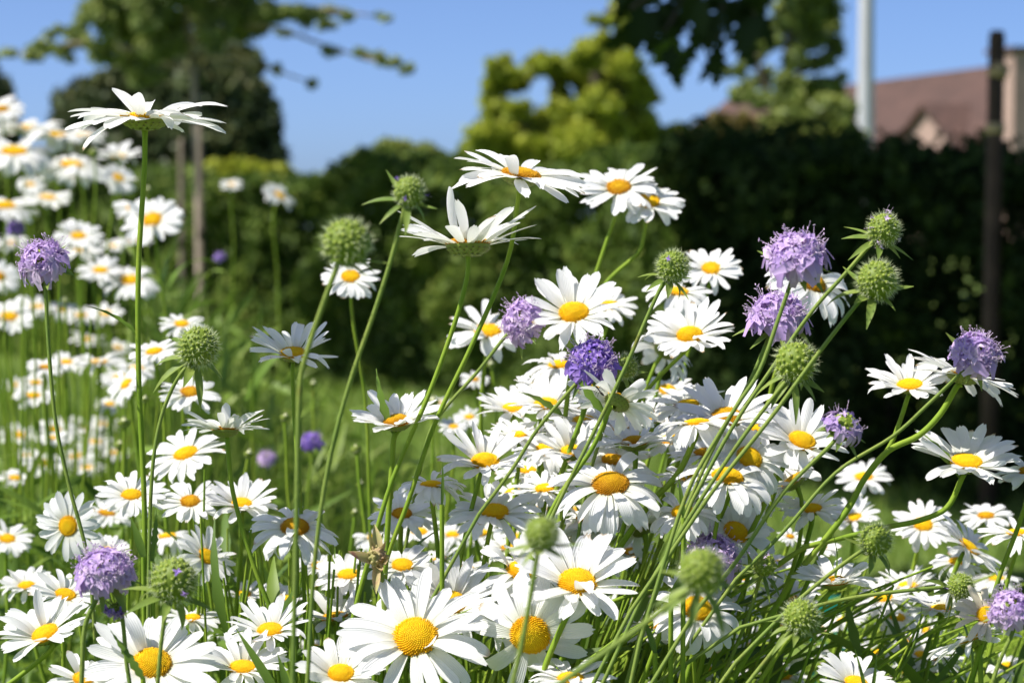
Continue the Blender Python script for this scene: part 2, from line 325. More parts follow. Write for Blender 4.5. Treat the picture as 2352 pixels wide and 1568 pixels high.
tree('young_tree', 'young loose grey green tree with spreading branches tied between two wooden stakes', 'tree', [(x, y, d, rx * 1.3, ry * 1.35) for x, y, d, rx, ry in c1], 26, 0.040, M['crown_grey_green'],
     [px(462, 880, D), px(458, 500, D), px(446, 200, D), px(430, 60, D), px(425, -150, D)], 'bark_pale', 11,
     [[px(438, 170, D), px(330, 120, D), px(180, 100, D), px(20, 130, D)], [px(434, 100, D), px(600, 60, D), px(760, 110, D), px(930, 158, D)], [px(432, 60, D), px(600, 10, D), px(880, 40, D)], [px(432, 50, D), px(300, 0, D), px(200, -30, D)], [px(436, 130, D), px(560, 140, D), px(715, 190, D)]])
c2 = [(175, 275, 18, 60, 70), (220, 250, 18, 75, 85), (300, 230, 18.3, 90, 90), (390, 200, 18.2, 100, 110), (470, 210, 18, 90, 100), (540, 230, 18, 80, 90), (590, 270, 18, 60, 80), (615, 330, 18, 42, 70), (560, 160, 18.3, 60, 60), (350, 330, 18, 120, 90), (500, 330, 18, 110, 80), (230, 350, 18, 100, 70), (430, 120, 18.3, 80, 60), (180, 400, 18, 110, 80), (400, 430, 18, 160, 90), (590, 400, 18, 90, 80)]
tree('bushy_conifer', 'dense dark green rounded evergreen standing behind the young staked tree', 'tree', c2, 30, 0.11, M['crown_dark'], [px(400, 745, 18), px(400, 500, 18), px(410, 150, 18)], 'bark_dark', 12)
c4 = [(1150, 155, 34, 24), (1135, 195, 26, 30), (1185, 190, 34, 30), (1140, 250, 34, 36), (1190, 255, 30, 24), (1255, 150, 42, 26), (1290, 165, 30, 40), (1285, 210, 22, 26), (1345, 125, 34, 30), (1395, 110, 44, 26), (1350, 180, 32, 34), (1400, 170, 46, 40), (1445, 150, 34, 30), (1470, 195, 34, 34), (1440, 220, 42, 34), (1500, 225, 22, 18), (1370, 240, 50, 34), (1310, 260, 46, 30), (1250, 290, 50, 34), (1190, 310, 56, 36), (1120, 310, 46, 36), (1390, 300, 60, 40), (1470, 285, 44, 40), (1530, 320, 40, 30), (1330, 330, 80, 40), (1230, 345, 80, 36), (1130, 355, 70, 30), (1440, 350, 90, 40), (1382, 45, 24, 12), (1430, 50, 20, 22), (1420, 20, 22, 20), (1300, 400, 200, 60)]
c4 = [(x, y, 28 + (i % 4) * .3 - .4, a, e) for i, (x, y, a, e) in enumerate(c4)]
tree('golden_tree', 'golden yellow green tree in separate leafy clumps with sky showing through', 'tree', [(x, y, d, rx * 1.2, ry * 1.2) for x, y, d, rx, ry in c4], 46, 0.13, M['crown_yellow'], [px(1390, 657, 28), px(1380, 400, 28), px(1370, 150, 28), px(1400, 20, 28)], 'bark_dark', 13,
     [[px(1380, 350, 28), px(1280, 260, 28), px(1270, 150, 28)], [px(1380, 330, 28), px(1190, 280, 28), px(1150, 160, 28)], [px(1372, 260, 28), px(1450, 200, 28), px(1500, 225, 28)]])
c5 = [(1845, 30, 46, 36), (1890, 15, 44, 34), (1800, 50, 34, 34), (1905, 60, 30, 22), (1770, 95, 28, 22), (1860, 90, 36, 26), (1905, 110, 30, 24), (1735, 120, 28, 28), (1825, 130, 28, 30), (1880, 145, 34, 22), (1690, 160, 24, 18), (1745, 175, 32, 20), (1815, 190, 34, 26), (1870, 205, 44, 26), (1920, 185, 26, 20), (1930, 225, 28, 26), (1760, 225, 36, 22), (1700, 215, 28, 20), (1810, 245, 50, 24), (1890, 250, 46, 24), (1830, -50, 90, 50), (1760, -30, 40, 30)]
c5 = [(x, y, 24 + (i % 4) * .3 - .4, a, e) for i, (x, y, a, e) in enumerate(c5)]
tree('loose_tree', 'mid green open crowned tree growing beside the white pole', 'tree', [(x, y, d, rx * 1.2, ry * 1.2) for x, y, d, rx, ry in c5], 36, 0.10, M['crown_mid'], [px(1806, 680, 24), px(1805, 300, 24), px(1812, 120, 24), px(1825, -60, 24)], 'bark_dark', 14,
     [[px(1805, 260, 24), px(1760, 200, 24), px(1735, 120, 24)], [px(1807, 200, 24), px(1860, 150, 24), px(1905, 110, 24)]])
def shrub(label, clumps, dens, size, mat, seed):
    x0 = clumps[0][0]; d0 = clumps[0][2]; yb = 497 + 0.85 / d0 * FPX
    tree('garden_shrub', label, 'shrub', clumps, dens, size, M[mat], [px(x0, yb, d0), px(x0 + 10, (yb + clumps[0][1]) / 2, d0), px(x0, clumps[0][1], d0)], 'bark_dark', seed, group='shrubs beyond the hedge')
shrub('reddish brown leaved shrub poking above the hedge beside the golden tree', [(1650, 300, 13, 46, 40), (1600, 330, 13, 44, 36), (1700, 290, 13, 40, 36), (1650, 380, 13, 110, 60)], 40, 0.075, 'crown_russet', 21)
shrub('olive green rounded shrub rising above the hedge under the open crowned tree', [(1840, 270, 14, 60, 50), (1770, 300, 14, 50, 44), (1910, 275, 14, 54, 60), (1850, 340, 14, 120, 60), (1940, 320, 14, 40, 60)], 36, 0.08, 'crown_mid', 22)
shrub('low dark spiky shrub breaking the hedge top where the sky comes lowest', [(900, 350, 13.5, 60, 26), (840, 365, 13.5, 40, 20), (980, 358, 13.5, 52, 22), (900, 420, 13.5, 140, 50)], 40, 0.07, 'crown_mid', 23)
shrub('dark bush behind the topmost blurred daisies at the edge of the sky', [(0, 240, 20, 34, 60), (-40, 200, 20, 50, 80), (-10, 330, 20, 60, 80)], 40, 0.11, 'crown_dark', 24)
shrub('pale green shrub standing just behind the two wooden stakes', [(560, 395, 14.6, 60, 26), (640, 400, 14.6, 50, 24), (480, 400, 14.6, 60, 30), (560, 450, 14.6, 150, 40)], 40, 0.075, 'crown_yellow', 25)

# the oak: trunk beside the frame, crown over the dark hedge, one leafy twig hanging into view
base = Vector((3.1, 5.7, 0)); t = thing('oak_tree', base, 'oak tree with a dark lobed leaf spray hanging in from above', 'tree')
rg = np.random.default_rng(31); n = 30000
v = rg.normal(size=(n, 3)); v /= np.linalg.norm(v, axis=1, keepdims=True); r = rg.random((n, 1)) ** 0.4
P = v * r * np.array([3.2, 2.6, 1.5]) + np.array([1.3, 6.4, 4.3]); P2_ = v[:3500] * r[:3500] * np.array([.85, .75, .6]) + np.array([-1.1, 3.85, 3.5]); P = np.concatenate([P, P2_]); P = P[P[:, 2] > 2.75 + 0.25 * rg.random(len(P))]  # unseen crown shaped to shade the hedge; small clump added to shade the twig
b = B(); leaf_cloud(b, P - np.array(base), 0.20, rg)
spots = [(1440, 25), (1452, 70), (1470, 110), (1448, -20), (1490, 30), (1500, 85), (1515, 130), (1480, -30), (1530, 5), (1550, 60), (1562, 110), (1545, 140), (1590, 25), (1605, 80), (1590, -20), (1630, 40), (1640, 95), (1655, 140), (1648, 10), (1670, 60), (1690, 105), (1700, 30), (1725, 70), (1715, -10), (1745, 25), (1738, 95), (1610, 120), (1520, 60), (1690, 0), (1760, 0)]
for i, (x, y) in enumerate(spots):
    for k in range(1 + i % 2):
        dd = 4.4 + rg.uniform(-.12, .12); q = px(x + rg.normal(0, 9), y - 45 + rg.normal(0, 9), dd)
        add_leaf(b, q - base, (rg.normal(0, .55), rg.normal(0, .35), -1), (rg.normal(0, .5), -1, rg.normal(0, .4)), rg.uniform(.075, .105), rg.uniform(.05, .062), bend=.5, rows=11, rnd=0.98 if i == 11 else rg.random() * .9, serr=.55, shape=.5)
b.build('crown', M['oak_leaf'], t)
b = B(); pts = [Vector((0, 0, 0)), Vector((.05, 0, 1.5)), Vector((-.1, .1, 3.0)), Vector((-.4, .2, 5.0))]
sp = smooth_path(pts); add_tube(b, sp, list(np.linspace(.17, .06, len(sp))), 10)
limb = [Vector((-.05, .05, 2.5)), Vector((-1.2, -.4, 2.75)), px(1900, -420, 4.45) - base, px(1690, -140, 4.4) - base, px(1600, 10, 4.4) - base]
sp = smooth_path(limb); add_tube(b, sp, list(np.linspace(.06, .004, len(sp))), 7)
for e in [(1450, 20), (1520, 90), (1650, 90), (1735, 50)]:
    add_tube(b, smooth_path([px(1690, -140, 4.4) - base, px((1690 + e[0]) / 2, -60, 4.4) - base, px(*e, 4.4) - base], 4), .004, 5)
b.build('trunk', M['bark_dark'], t)

# ------------------------------------------------------------------ stakes, post, pole, house
def stake(label, x, ytop, d, wpx, mat, bands, lean=0.0, ybot=None):
    yb = 497 + 0.85 / d * FPX; top = px(x, ytop, d); bot = px(x + lean, yb, d); bot.z = 0
    t = thing('tree_stake' if bands != 'post' else 'wooden_post', bot, label, 'stake' if bands != 'post' else 'post', 'stakes of the young tree' if bands != 'post' else None)
    b = B(); r = wpx / FPX * d * .5; ax = top - bot
    add_tube(b, [Vector((0, 0, -.2)), ax * .5, ax * .985, ax], [r * 1.08, r, r * .96, r * .8], 10); b.build('shaft', M[mat], t)
    return t, bot, ax, r
for lab, x, yt, lean in (('brown wooden stake of the young tree, the one nearer the tall daisy', 417, 320, 2), ('pale weathered stake of the young tree, the one nearer the open lawn', 459, 285, 8)):
    t, bot, ax, r = stake(lab, x, yt, 10.2, 14, 'stake_wood', 'x', lean)
    b = B(); c = ax * 0.62; add_tube(b, [c - Vector((0, 0, .03)), c + Vector((0, 0, .03))], r * 1.25, 10); b.build('strap', M['bark_dark'], t)
t, bot, ax, r = stake('tall dark wooden post leaning in the shade before the shaded hedge', 2290, 72, 6.5, 40, 'stake_dark', 'post', -22)
b = B(); c = ax * .918; add_tube(b, [c - Vector((0, 0, .02)), c + Vector((.012, 0, .02))], r * 1.18, 10); b.build('strap', M['strap_tan'], t)
b = B(); c = ax * .80; add_tube(b, [c - Vector((0, 0, .015)), c + Vector((0, 0, .015))], r * 1.15, 10); b.build('strap', M['strap_tan'], t)

d = 20.0; bot = px(1984, 497 + .85 / d * FPX, d); bot.z = 0
t = thing('lamp_pole', bot, 'tall white painted metal pole standing between the open tree and the house', 'pole')
b = B(); r = 20 / FPX * d; add_tube(b, [Vector((0, 0, 0)), Vector((0, 0, 1.6)), Vector((0, 0, 3.2)), Vector((0, 0, 6.5))], [r, r * .98, r * .82, r * .6], 20); b.build('shaft', M['pole_white'], t)
b = B(); add_tube(b, [Vector((0, 0, 0)), Vector((0, 0, .04))], r * 1.9, 20); b.build('base_plate', M['pole_white'], t)

L = px(1665, 232, 78); zr = L.z; Rg = px(2420, 133, 56.8); Rg.z = zr
u = (Rg - L); u.z = 0; LEN = u.length; u.normalize(); o_ = Vector((u.y, -u.x, 0))
if o_.x > 0: o_ = -o_
hb = Vector((L.x, L.y, 0)); t = thing('house', hb, 'low pinkish rendered house with a red brown tiled roof behind the dark hedge', 'house')
MX = Matrix((( u.x, o_.x, 0, 0), (u.y, o_.y, 0, 0), (0, 0, 1, 0), (0, 0, 0, 1)))
hw, dr = 3.0, 2.9
b = B(); add_box(b, (0.2, -hw + .3, 0), (LEN - .2, hw - .3, zr - dr + .2), MX)
for xx in (0.2, LEN - .2):
    q = [MX @ Vector((xx, -hw + .3, zr - dr + .2)), MX @ Vector((xx, hw - .3, zr - dr + .2)), MX @ Vector((xx, 0, zr - .1))]; b.add([tuple(k) for k in q], None, [(0, 1, 2)])
b.build('wall', M['render_pink'], t, smooth=False)
b = B(); th = .12
prof = [(-hw, zr - dr), (0, zr), (hw, zr - dr), (hw, zr - dr - th), (0, zr - th), (-hw, zr - dr - th)]
V = [MX @ Vector((xx, y, z)) for xx in (0, LEN) for (y, z) in prof]
b.add([tuple(k) for k in V], [(0, 1, 7, 6), (1, 2, 8, 7), (2, 3, 9, 8), (3, 4, 10, 9), (4, 5, 11, 10), (5, 0, 6, 11)] + [(0, 5, 4, 1), (1, 4, 3, 2), (6, 7, 10, 11), (7, 8, 9, 10)]); rf = b.build('roof', M['roof'], t, smooth=False)
def prism(x0, x1, y0, y1, z0, z1, zt, mat, name, par):     # gabled dormer, gable looking along +y of the house
    b = B(); xm = (x0 + x1) / 2; q = [(x0, y0, z0), (x1, y0, z0), (x1, y0, z1), (xm, y0, zt), (x0, y0, z1)]; V = [MX @ Vector(k) for k in q] + [MX @ Vector((k[0], y1, k[2])) for k in q]
    b.add([tuple(k) for k in V], [(0, 1, 6, 5), (1, 2, 7, 6), (2, 3, 8, 7), (3, 4, 9, 8), (4, 0, 5, 9)] + [(0, 1, 2, 4), (5, 6, 7, 9)], [(4, 2, 3), (9, 7, 8)]); return b.build(name, mat, par, smooth=False)
a = 19.9
prism(a - 1.6, a + 1.6, 2.3, .2, zr - 2.9, zr - 2.0, zr - 1.15, M['render_pink'], 'dormer', t)
b = B(); zt = zr - 1.15
for sgn in (-1, 1):
    V = [(a, 2.5, zt + .1), (a, .1, zt + .1), (a + sgn * 1.85, .1, zr - 2.12), (a + sgn * 1.85, 2.5, zr - 2.12)]; V += [(k[0], k[1], k[2] - .09) for k in V]
    b.add([tuple(MX @ Vector(k)) for k in V], [(0, 1, 2, 3), (4, 5, 6, 7), (0, 1, 5, 4), (1, 2, 6, 5), (2, 3, 7, 6), (3, 0, 4, 7)])
b.build('dormer_roof', M['roof'], t, smooth=False)
P3 = px(2344, 112, 55.8) - hb; a = P3.dot(u); c = P3.dot(o_)
b = B(); add_box(b, (a - .6, c - .5, 0), (a + .6, c + .5, P3.z - .12), MX); ch = b.build('chimney', M['render_pink'], t, smooth=False)
b = B(); add_box(b, (a - .7, c - .6, P3.z - .12), (a + .7, c + .6, P3.z), MX); b.build('chimney_cap', M['roof'], ch, smooth=False)

# ------------------------------------------------------------------ flower heads (all in units of the head's radius, axis +Z)
STY = {'F': (8, -20, 8), 'U': (25, -16, 8.5), 'D': (4, -52, 12), 'S': (-28, -40, 12), 'M': (13, -24, 9), 'C': (34, -26, 12)}
def petal_mesh(seed, style='F', n=None, wid=None, curl=0.05, hi=True):
    rg = np.random.default_rng(seed); cup, bend, jit = STY[style]
    n = (n or int(rg.integers(21, 27))) + int(rg.integers(7, 12)); rows = 10 if hi else 7; us = np.array([-1, -.5, 0, .5, 1.0]) if hi else np.array([-1, 0, 1.0])
    wid = .88 * (wid or rg.uniform(0.115, 0.14)); b = B(); Q = grid_quads(len(us), rows); off = rg.uniform(0, 6.28)
    lay = 0
    miss = set(rg.integers(0, n, int(rg.integers(0, 4))).tolist())
    for i in range(n):
        if i in miss: continue
        lay = i % 2; th = off + 2 * math.pi * (i + rg.normal(0, .16)) / n
        L = (0.80 if lay else 0.83) * (1 - abs(rg.normal(0, .055))); r0 = .23
        e0 = R(cup + rg.normal(0, jit) - 7 * lay + 3); k = R(bend + rg.normal(0, jit * 1.2)); lat = rg.normal(0, .10); tw = rg.normal(0, .28); wv = wid * rg.uniform(.82, 1.12)
        if rg.random() < curl: e0 += R(rg.uniform(18, 48)); k += R(rg.uniform(-70, 10))
        elif rg.random() < curl: k -= R(rg.uniform(30, 70))
        pw = rg.uniform(1.0, 1.9); cv = rg.normal(.12, .14); gr = .11
        p = np.array([r0, 0.0, .015 - .03 * lay]); st = L / (rows - 1); V = []; U_ = []; vv = []
        notch = rg.uniform(-.05, .07); tipk = rg.uniform(.35, .6)
        for j in range(rows):
            t = j / (rows - 1); e = e0 + k * t ** pw
            T_ = np.array([math.cos(e) * math.cos(lat * t * 2), math.sin(lat * t * 2), math.sin(e) * math.cos(lat * t * 2)])
            if j: p = p + T_ * st
            nn = np.array([-math.sin(e), 0, math.cos(e)]); sd = np.cross(nn, T_); sd /= np.linalg.norm(sd); nn = np.cross(T_, sd)
            a = tw * t; s2 = sd * math.cos(a) + nn * math.sin(a); n2 = nn * math.cos(a) - sd * math.sin(a)
            wdt = wv * np.interp(t, [0, .15, .4, .65, .85, .95, 1], [.46, .68, .94, 1, .91, .68, tipk])
            for x in us:
                sh = -.035 * x * x * max(0, (t - .75) * 4) + (notch * (abs(x) == .5) if j == rows - 1 else 0)
                V.append(p + s2 * (x * wdt) + n2 * (cv * x * x * wdt + (gr * wdt * (1 - t * .4) * (-1 if abs(x) == .5 else 0))) + T_ * sh); U_.append(x); vv.append(t)
        V = np.array(V); c, s = math.cos(th), math.sin(th)
        V = np.stack([V[:, 0] * c - V[:, 1] * s, V[:, 0] * s + V[:, 1] * c, V[:, 2]], 1)
        b.add(V, Q, u=U_, v=vv, rnd=rg.random())
    return b
def disc_mesh(h, N_, seed, rad=.29):
    rg = np.random.default_rng(seed); b = B(); prof = lambda q: h * (1 - q ** 2.4) - .012 * math.exp(-(q / .25) ** 2)
    qs = np.linspace(1.0, 0.02, 8); V = []; vv = []
    for q in qs:
        for k in range(20): V.append((rad * q * math.cos(k * .31416), rad * q * math.sin(k * .31416), prof(q) - .005)); vv.append(q)
    b.add(V, grid_quads(20, 8, True), v=vv, rnd=.7)
    fr = rad * 1.7 / math.sqrt(N_)
    for k in range(N_):
        q = math.sqrt((k + .5) / N_); a = k * 2.399963; c = np.array([rad * q * math.cos(a), rad * q * math.sin(a), prof(q)])
        sl = h * 2.4 * q ** 1.4 / rad; nn = np.array([math.cos(a) * sl, math.sin(a) * sl, 1.0]); nn /= np.linalg.norm(nn)
        x = np.cross(nn, [0.3, .2, .9]) if q > .05 else np.array([1.0, 0, 0]); x /= np.linalg.norm(x); y = np.cross(nn, x)
        f = fr * rg.uniform(.85, 1.1); ht = f * (1.5 if q > .75 else .75 if q > .4 else .45) * rg.uniform(.8, 1.25)
        V = [c + (x * math.cos(m * 1.2566) + y * math.sin(m * 1.2566)) * f * .55 for m in range(5)] + [c + (x * math.cos(m * 1.2566) + y * math.sin(m * 1.2566)) * f * .5 + nn * ht * .75 for m in range(5)] + [c + nn * ht]
        b.add(V, [(m, (m + 1) % 5, 5 + (m + 1) % 5, 5 + m) for m in range(5)], [(5 + m, 5 + (m + 1) % 5, 10) for m in range(5)], v=q, rnd=rg.uniform(0, .5))
    return b
def cup_mesh(hi=True):
    b = B(); pr = [(.30, -.005), (.295, -.045), (.26, -.09), (.19, -.125), (.11, -.145), (.05, -.165)]; V = []; vv = []
    for j, (r, z) in enumerate(pr):
        for k in range(24): V.append((r * math.cos(k * .2618), r * math.sin(k * .2618), z)); vv.append(.6)
    b.add(V, grid_quads(24, 6, True), v=vv)
    if hi:
        for row, (r0, z0, ln, m) in enumerate([(.10, -.15, .12, 12), (.17, -.135, .13, 17), (.235, -.105, .11, 21)]):
            for k in range(m):
                a = 2 * math.pi * (k + .5 * row) / m; d = Vector((math.cos(a), math.sin(a), .45 + .5 * row)); nrm = Vector((math.cos(a) * .5, math.sin(a) * .5, -1))
                add_leaf(b, Vector((math.cos(a) * r0, math.sin(a) * r0, z0 - .012)), d, nrm, ln, .062, bend=-.5, rows=5, fold=-.3, shape=.35)
    return b
DISC = {(h, q, mt): disc_mesh(hh, nn, 5).mesh('disc', M[mt]) for h, hh in (('f', .055), ('d', .10), ('h', .165)) for q, nn in ((1, 480), (0, 130)) for mt in ('disc', 'disc_amber')}
CUP = {1: cup_mesh(True).mesh('bract_cup', M['cup']), 0: cup_mesh(False).mesh('bract_cup', M['cup'])}
def facing(C, tilt, roll):
    tc = (CAM - C).normalized(); rt = UP.cross(tc).normalized(); up = tc.cross(rt); a, r = R(tilt), R(roll)
    return (tc * math.cos(a) + (rt * math.cos(r) + up * math.sin(r)) * math.sin(a)).normalized()
def orient(n, spin=0.0): return n.to_track_quat('Z', 'Y') @ Quaternion((0, 0, 1), spin)
def stem_points(top, n, d, path, lean, rg, reach):
    """From the head down to the soil. path: photo positions (x, y[, d]) below the head."""
    if path:
        pts = [top]; dl = d
        for q in path: dl = q[2] if len(q) > 2 else dl; pts.append(px(q[0], q[1], dl))
        sp = smooth_path(pts, 5); sl = (sp[-1] - sp[-2]).normalized(); e = sp[-1]; h = Vector((sl.x, 0, 0)) * min(.22, .25 / max(.3, abs(sl.z)))
        return sp + bezier(e, e + sl * .12, Vector((e.x + h.x, e.y, e.z * .35)), Vector((e.x + h.x, e.y, 0)), 9)[1:]
    base = Vector((top.x + lean + rg.normal(0, .02), top.y + rg.normal(.02, .02), 0))
    q = bezier(top, top - n * reach, Vector((base.x - lean * .25, base.y, top.z * .55)), base, 22); f = rg.uniform(0, 6.28, 2)
    return [p + Vector((math.sin(i * .9 + f[0]), math.cos(i * .8 + f[1]), 0)) * .0022 * min(1, i / 5) for i, p in enumerate(q)]
def hairs(b, pts, r, n, L, rg, w=.00016):
    for _ in range(n):
        i = rg.integers(0, len(pts) - 1); f = rg.random(); p = pts[i] * (1 - f) + pts[i + 1] * f; tdir = (pts[i + 1] - pts[i]).normalized()
        o = Vector(rg.normal(size=3)); o = (o - tdir * o.dot(tdir)).normalized(); s = tdir.cross(o) * w; e = p + o * (r + L * rg.uniform(.5, 1)) + tdir * rg.normal(0, .0004)
        b.add([tuple(p + o * r * .9 + s), tuple(p + o * r * .9 - s), tuple(e)], None, [(0, 1, 2)], rnd=.8)
seedno = [100]
G = 'daisies of the flower bed'
def daisy(x, y, d, a, tilt, roll, sty, label, stem=None, hi=None, lean=None, disc='d', n=None, wid=None, curl=.05, faded=False, leaf=False, sr=None, group=G, seed=None):
    seedno[0] += 1; sd = seed or seedno[0]; rg = np.random.default_rng(sd * 13 + 5)
    C = px(x, y, d); nv = facing(C, tilt, roll); Rr = a / FPX * d * 1.04
    hi = (d < 1.25) if hi is None else hi
    if lean is None: lean = -.14 if x > 1250 else 0.0
    top = C - nv * Rr * .16; pts = stem_points(top, nv, d, stem, lean, rg, Rr * 1.6)
    t = thing('daisy', Vector((pts[-1].x, pts[-1].y, 0)), label, 'daisy', group)
    q = orient(nv, rg.uniform(0, 6.28))
    part('petals', petal_mesh(sd, sty, n, wid, curl, hi).mesh('petals', M['petal_faded' if faded else 'petal']), t, C, q, Rr)
    part('disc', DISC[(disc, 1 if hi and a > 70 else 0, 'disc_amber' if rg.random() < .22 else 'disc')], t, C, q, Rr)
    part('bract_cup', CUP[1 if hi else 0], t, C, q, Rr)
    b = B(); r = .8 * (sr or rg.uniform(.00125, .0016)); pl = [p - t.location for p in pts]
    rad = [r * 1.25] + [r] * (len(pl) - 1); add_tube(b, pl, rad, 12 if hi else 7, ridge=.12 if hi else 0, cap=False); st = b.build('stem', M['stem_daisy'], t)
    if not leaf and hi and rg.random() < .4: leaf = [rg.uniform(.12, .3)]
    if leaf:
        for f in leaf:
            p = pl[int(f * (len(pl) - 1))]; b = B(); add_leaf(b, p, (rg.normal(0, .6), rg.normal(0, .4), .9), (rg.normal(), rg.normal(), .3), .032, .0052, bend=.7, rows=11, rnd=.5, serr=.35); b.build('leaf', M['leaf_green'], st)
    return t

# ---- field scabious: a dome of small four lobed florets, the rim ones longer
def floret(b, sb, P, ax, out, size, rim, rg, stam=True):
    ax = ax.normalized(); x = (out - ax * out.dot(ax)); x = x.normalized() if x.length > 1e-4 else ax.orthogonal().normalized(); y = ax.cross(x)
    c = rg.random(); top = P + ax * size * .45
    add_tube(b, [P, top], [size * .05, size * .11], 5, rnd=.9, cap=False)
    nl = 4 if not rim else 5
    for k in range(nl):
        an = 2 * math.pi * (k + rg.normal(0, .12)) / nl; o = x * math.cos(an) + y * math.sin(an)
        ln = size * (.46 if not rim else (1.05 if math.cos(an) > .3 else .6)) * rg.uniform(.8, 1.15)
        dr = (o * 1.0 + ax * (rg.uniform(-.25, .35) if rim else rg.uniform(.35, 1.3)) + Vector((0, 0, -.25 if rim else 0))).normalized()
        add_leaf(b, top, dr, ax, ln, ln * rg.uniform(.38, .52) if rim else ln * .55, bend=rg.uniform(.3, 1.2), rows=5, rnd=min(1, max(0, c * .6 + .4 * rg.random())), fold=.3, shape=.5, tip=.45)
    if stam:
        for k in range(int(rg.integers(0, 4))):
            e = top + ax * size * rg.uniform(.28, .6) + Vector(rg.normal(0, size * .16, 3)); add_tube(sb, [top, e], [size * .016, size * .010], 3, cap=False)
            dd = Vector(rg.normal(size=3)).normalized() * size * .09; add_tube(sb, [e - dd, e, e + dd], [size * .010, size * .034, size * .010], 4, cap=False)
def bracts(parent, C, nv, r, rg, n=8, L=1.0, down=.3, hairy=True):
    b = B(); x = nv.orthogonal().normalized(); y = nv.cross(x)
    for k in range(n):
        an = 2 * math.pi * (k + rg.normal(0, .2)) / n; o = x * math.cos(an) + y * math.sin(an)
        add_leaf(b, C - nv * r * .80 + o * r * .12 - parent.location, o + nv * rg.normal(down, .22), nv, r * L * 1.75 * rg.uniform(.75, 1.25), r * rg.uniform(.36, .52), bend=rg.normal(.5, .4), rows=7, rnd=rg.random(), fold=.4, shape=.55)
    return b.build('bract', M['bract_leaf'], parent)
def scab_stem(t, top, nv, d, stem, lean, rg, r, hair=160):
    r = r * .72
    pts = stem_points(top, nv, d, stem, lean, rg, .025); t.location = (pts[-1].x, pts[-1].y, 0); pl = [p - t.location for p in pts]
    b = B(); add_tube(b, pl, [r * 1.1] + [r] * (len(pl) - 1), 8, cap=False)
    if hair and d < 1.3: hairs(b, [p for p in pl if p.z > .58], r, hair, .0019, rg)
    return b.build('stem', M['stem_scabious'], t)
def scabious(x, y, d, a, tilt, roll, label, stem=None, mat='floret_lilac', n=84, lean=-.1, faded=0.0, sr=.0012):
    seedno[0] += 1; rg = np.random.default_rng(seedno[0] * 7); C = px(x, y, d); nv = facing(C, tilt, roll); r = a / FPX * d * 1.13
    t = thing('field_scabious', C, label, 'scabious', 'scabious flowers of the bed'); scab_stem(t, C - nv * r * .34, nv, d, stem, lean, rg, sr)
    b, sb = B(), B(); X = nv.orthogonal().normalized(); Y = nv.cross(X); O = C - t.location - nv * r * .12; ga = rg.uniform(0, 6.28)
    for k in range(n):
        f = (k + .5) / n; ph = R(104) * math.sqrt(f); an = k * 2.399963 + ga; o = X * math.cos(an) + Y * math.sin(an); dr = nv * math.cos(ph) + o * math.sin(ph)
        if rg.random() < faded and f < .75: continue
        rim = f > .58; P = O + (nv * math.cos(ph) * .75 + o * math.sin(ph)) * r * .36
        floret(b, sb, P, ((dr if not rim else nv * .75 + o * .7) + Vector(rg.normal(0, .16, 3))), o, r * (.46 if not rim else .52) * rg.uniform(.8, 1.15), rim, rg)
    b.build('florets', M[mat], t); sb.build('stamens', M['stamen_pink'], t)
    b = B(); bm = []; ico(b, O - nv * r * .05, r * (.36 if not faded else .48), nv, rg, 46 if not faded else 90); b.build('receptacle', M['seed_green'], t)
    bracts(t, C, nv, r * .5, rg, 8, 1.0, .1)
    return t
def ico(b, O, r, nv, rg, nb, bump=.10, hairb=None, hl=.36, per=6, upto=155, hw=.013):
    X = nv.orthogonal().normalized(); Y = nv.cross(X); V = []; bump0 = bump
    for j in range(9):
        ph = math.pi * (j + .02) / 8.04
        for k in range(16): V.append(O + (nv * math.cos(ph) + (X * math.cos(k * .3927) + Y * math.sin(k * .3927)) * math.sin(ph)) * r)
    b.add([tuple(v) for v in V], grid_quads(16, 9, True), rnd=.2)
    for k in range(nb):
        f = (k + .5) / nb; ph = math.acos(1 - f * (1 - math.cos(R(upto)))) + rg.normal(0, .035); an = k * 2.399963 + rg.normal(0, .05) / max(.2, math.sin(ph)); bump = bump0 * rg.uniform(.6, 1.5); o = X * math.cos(an) + Y * math.sin(an); dr = nv * math.cos(ph) + o * math.sin(ph); s = r * 1.45 / math.sqrt(nb) * rg.uniform(.75, 1.15)
        P = O + dr * r * .97; a1 = dr.orthogonal().normalized(); a2 = dr.cross(a1)
        V = [P + (a1 * math.cos(m * 1.0472) + a2 * math.sin(m * 1.0472)) * s for m in range(6)] + [P + dr * r * bump * .7 + (a1 * math.cos(m * 1.0472) + a2 * math.sin(m * 1.0472)) * s * .62 for m in range(6)] + [P + dr * r * bump]
        b.add([tuple(v) for v in V], [(m, (m + 1) % 6, 6 + (m + 1) % 6, 6 + m) for m in range(6)], [(6 + m, 6 + (m + 1) % 6, 12) for m in range(6)], rnd=[.3] * 6 + [.75] * 6 + [1.0])
        if hairb is not None:
            for _ in range(per):
                q = P + dr * r * bump * .6 + Vector(rg.normal(0, s * .5, 3)); e = q + (dr + Vector(rg.normal(0, .33, 3))).normalized() * r * hl * rg.uniform(.6, 1.1); sd = dr.cross(Vector(rg.normal(size=3))).normalized() * r * hw
                hairb.add([tuple(q + sd), tuple(q - sd), tuple(e)], None, [(0, 1, 2)])
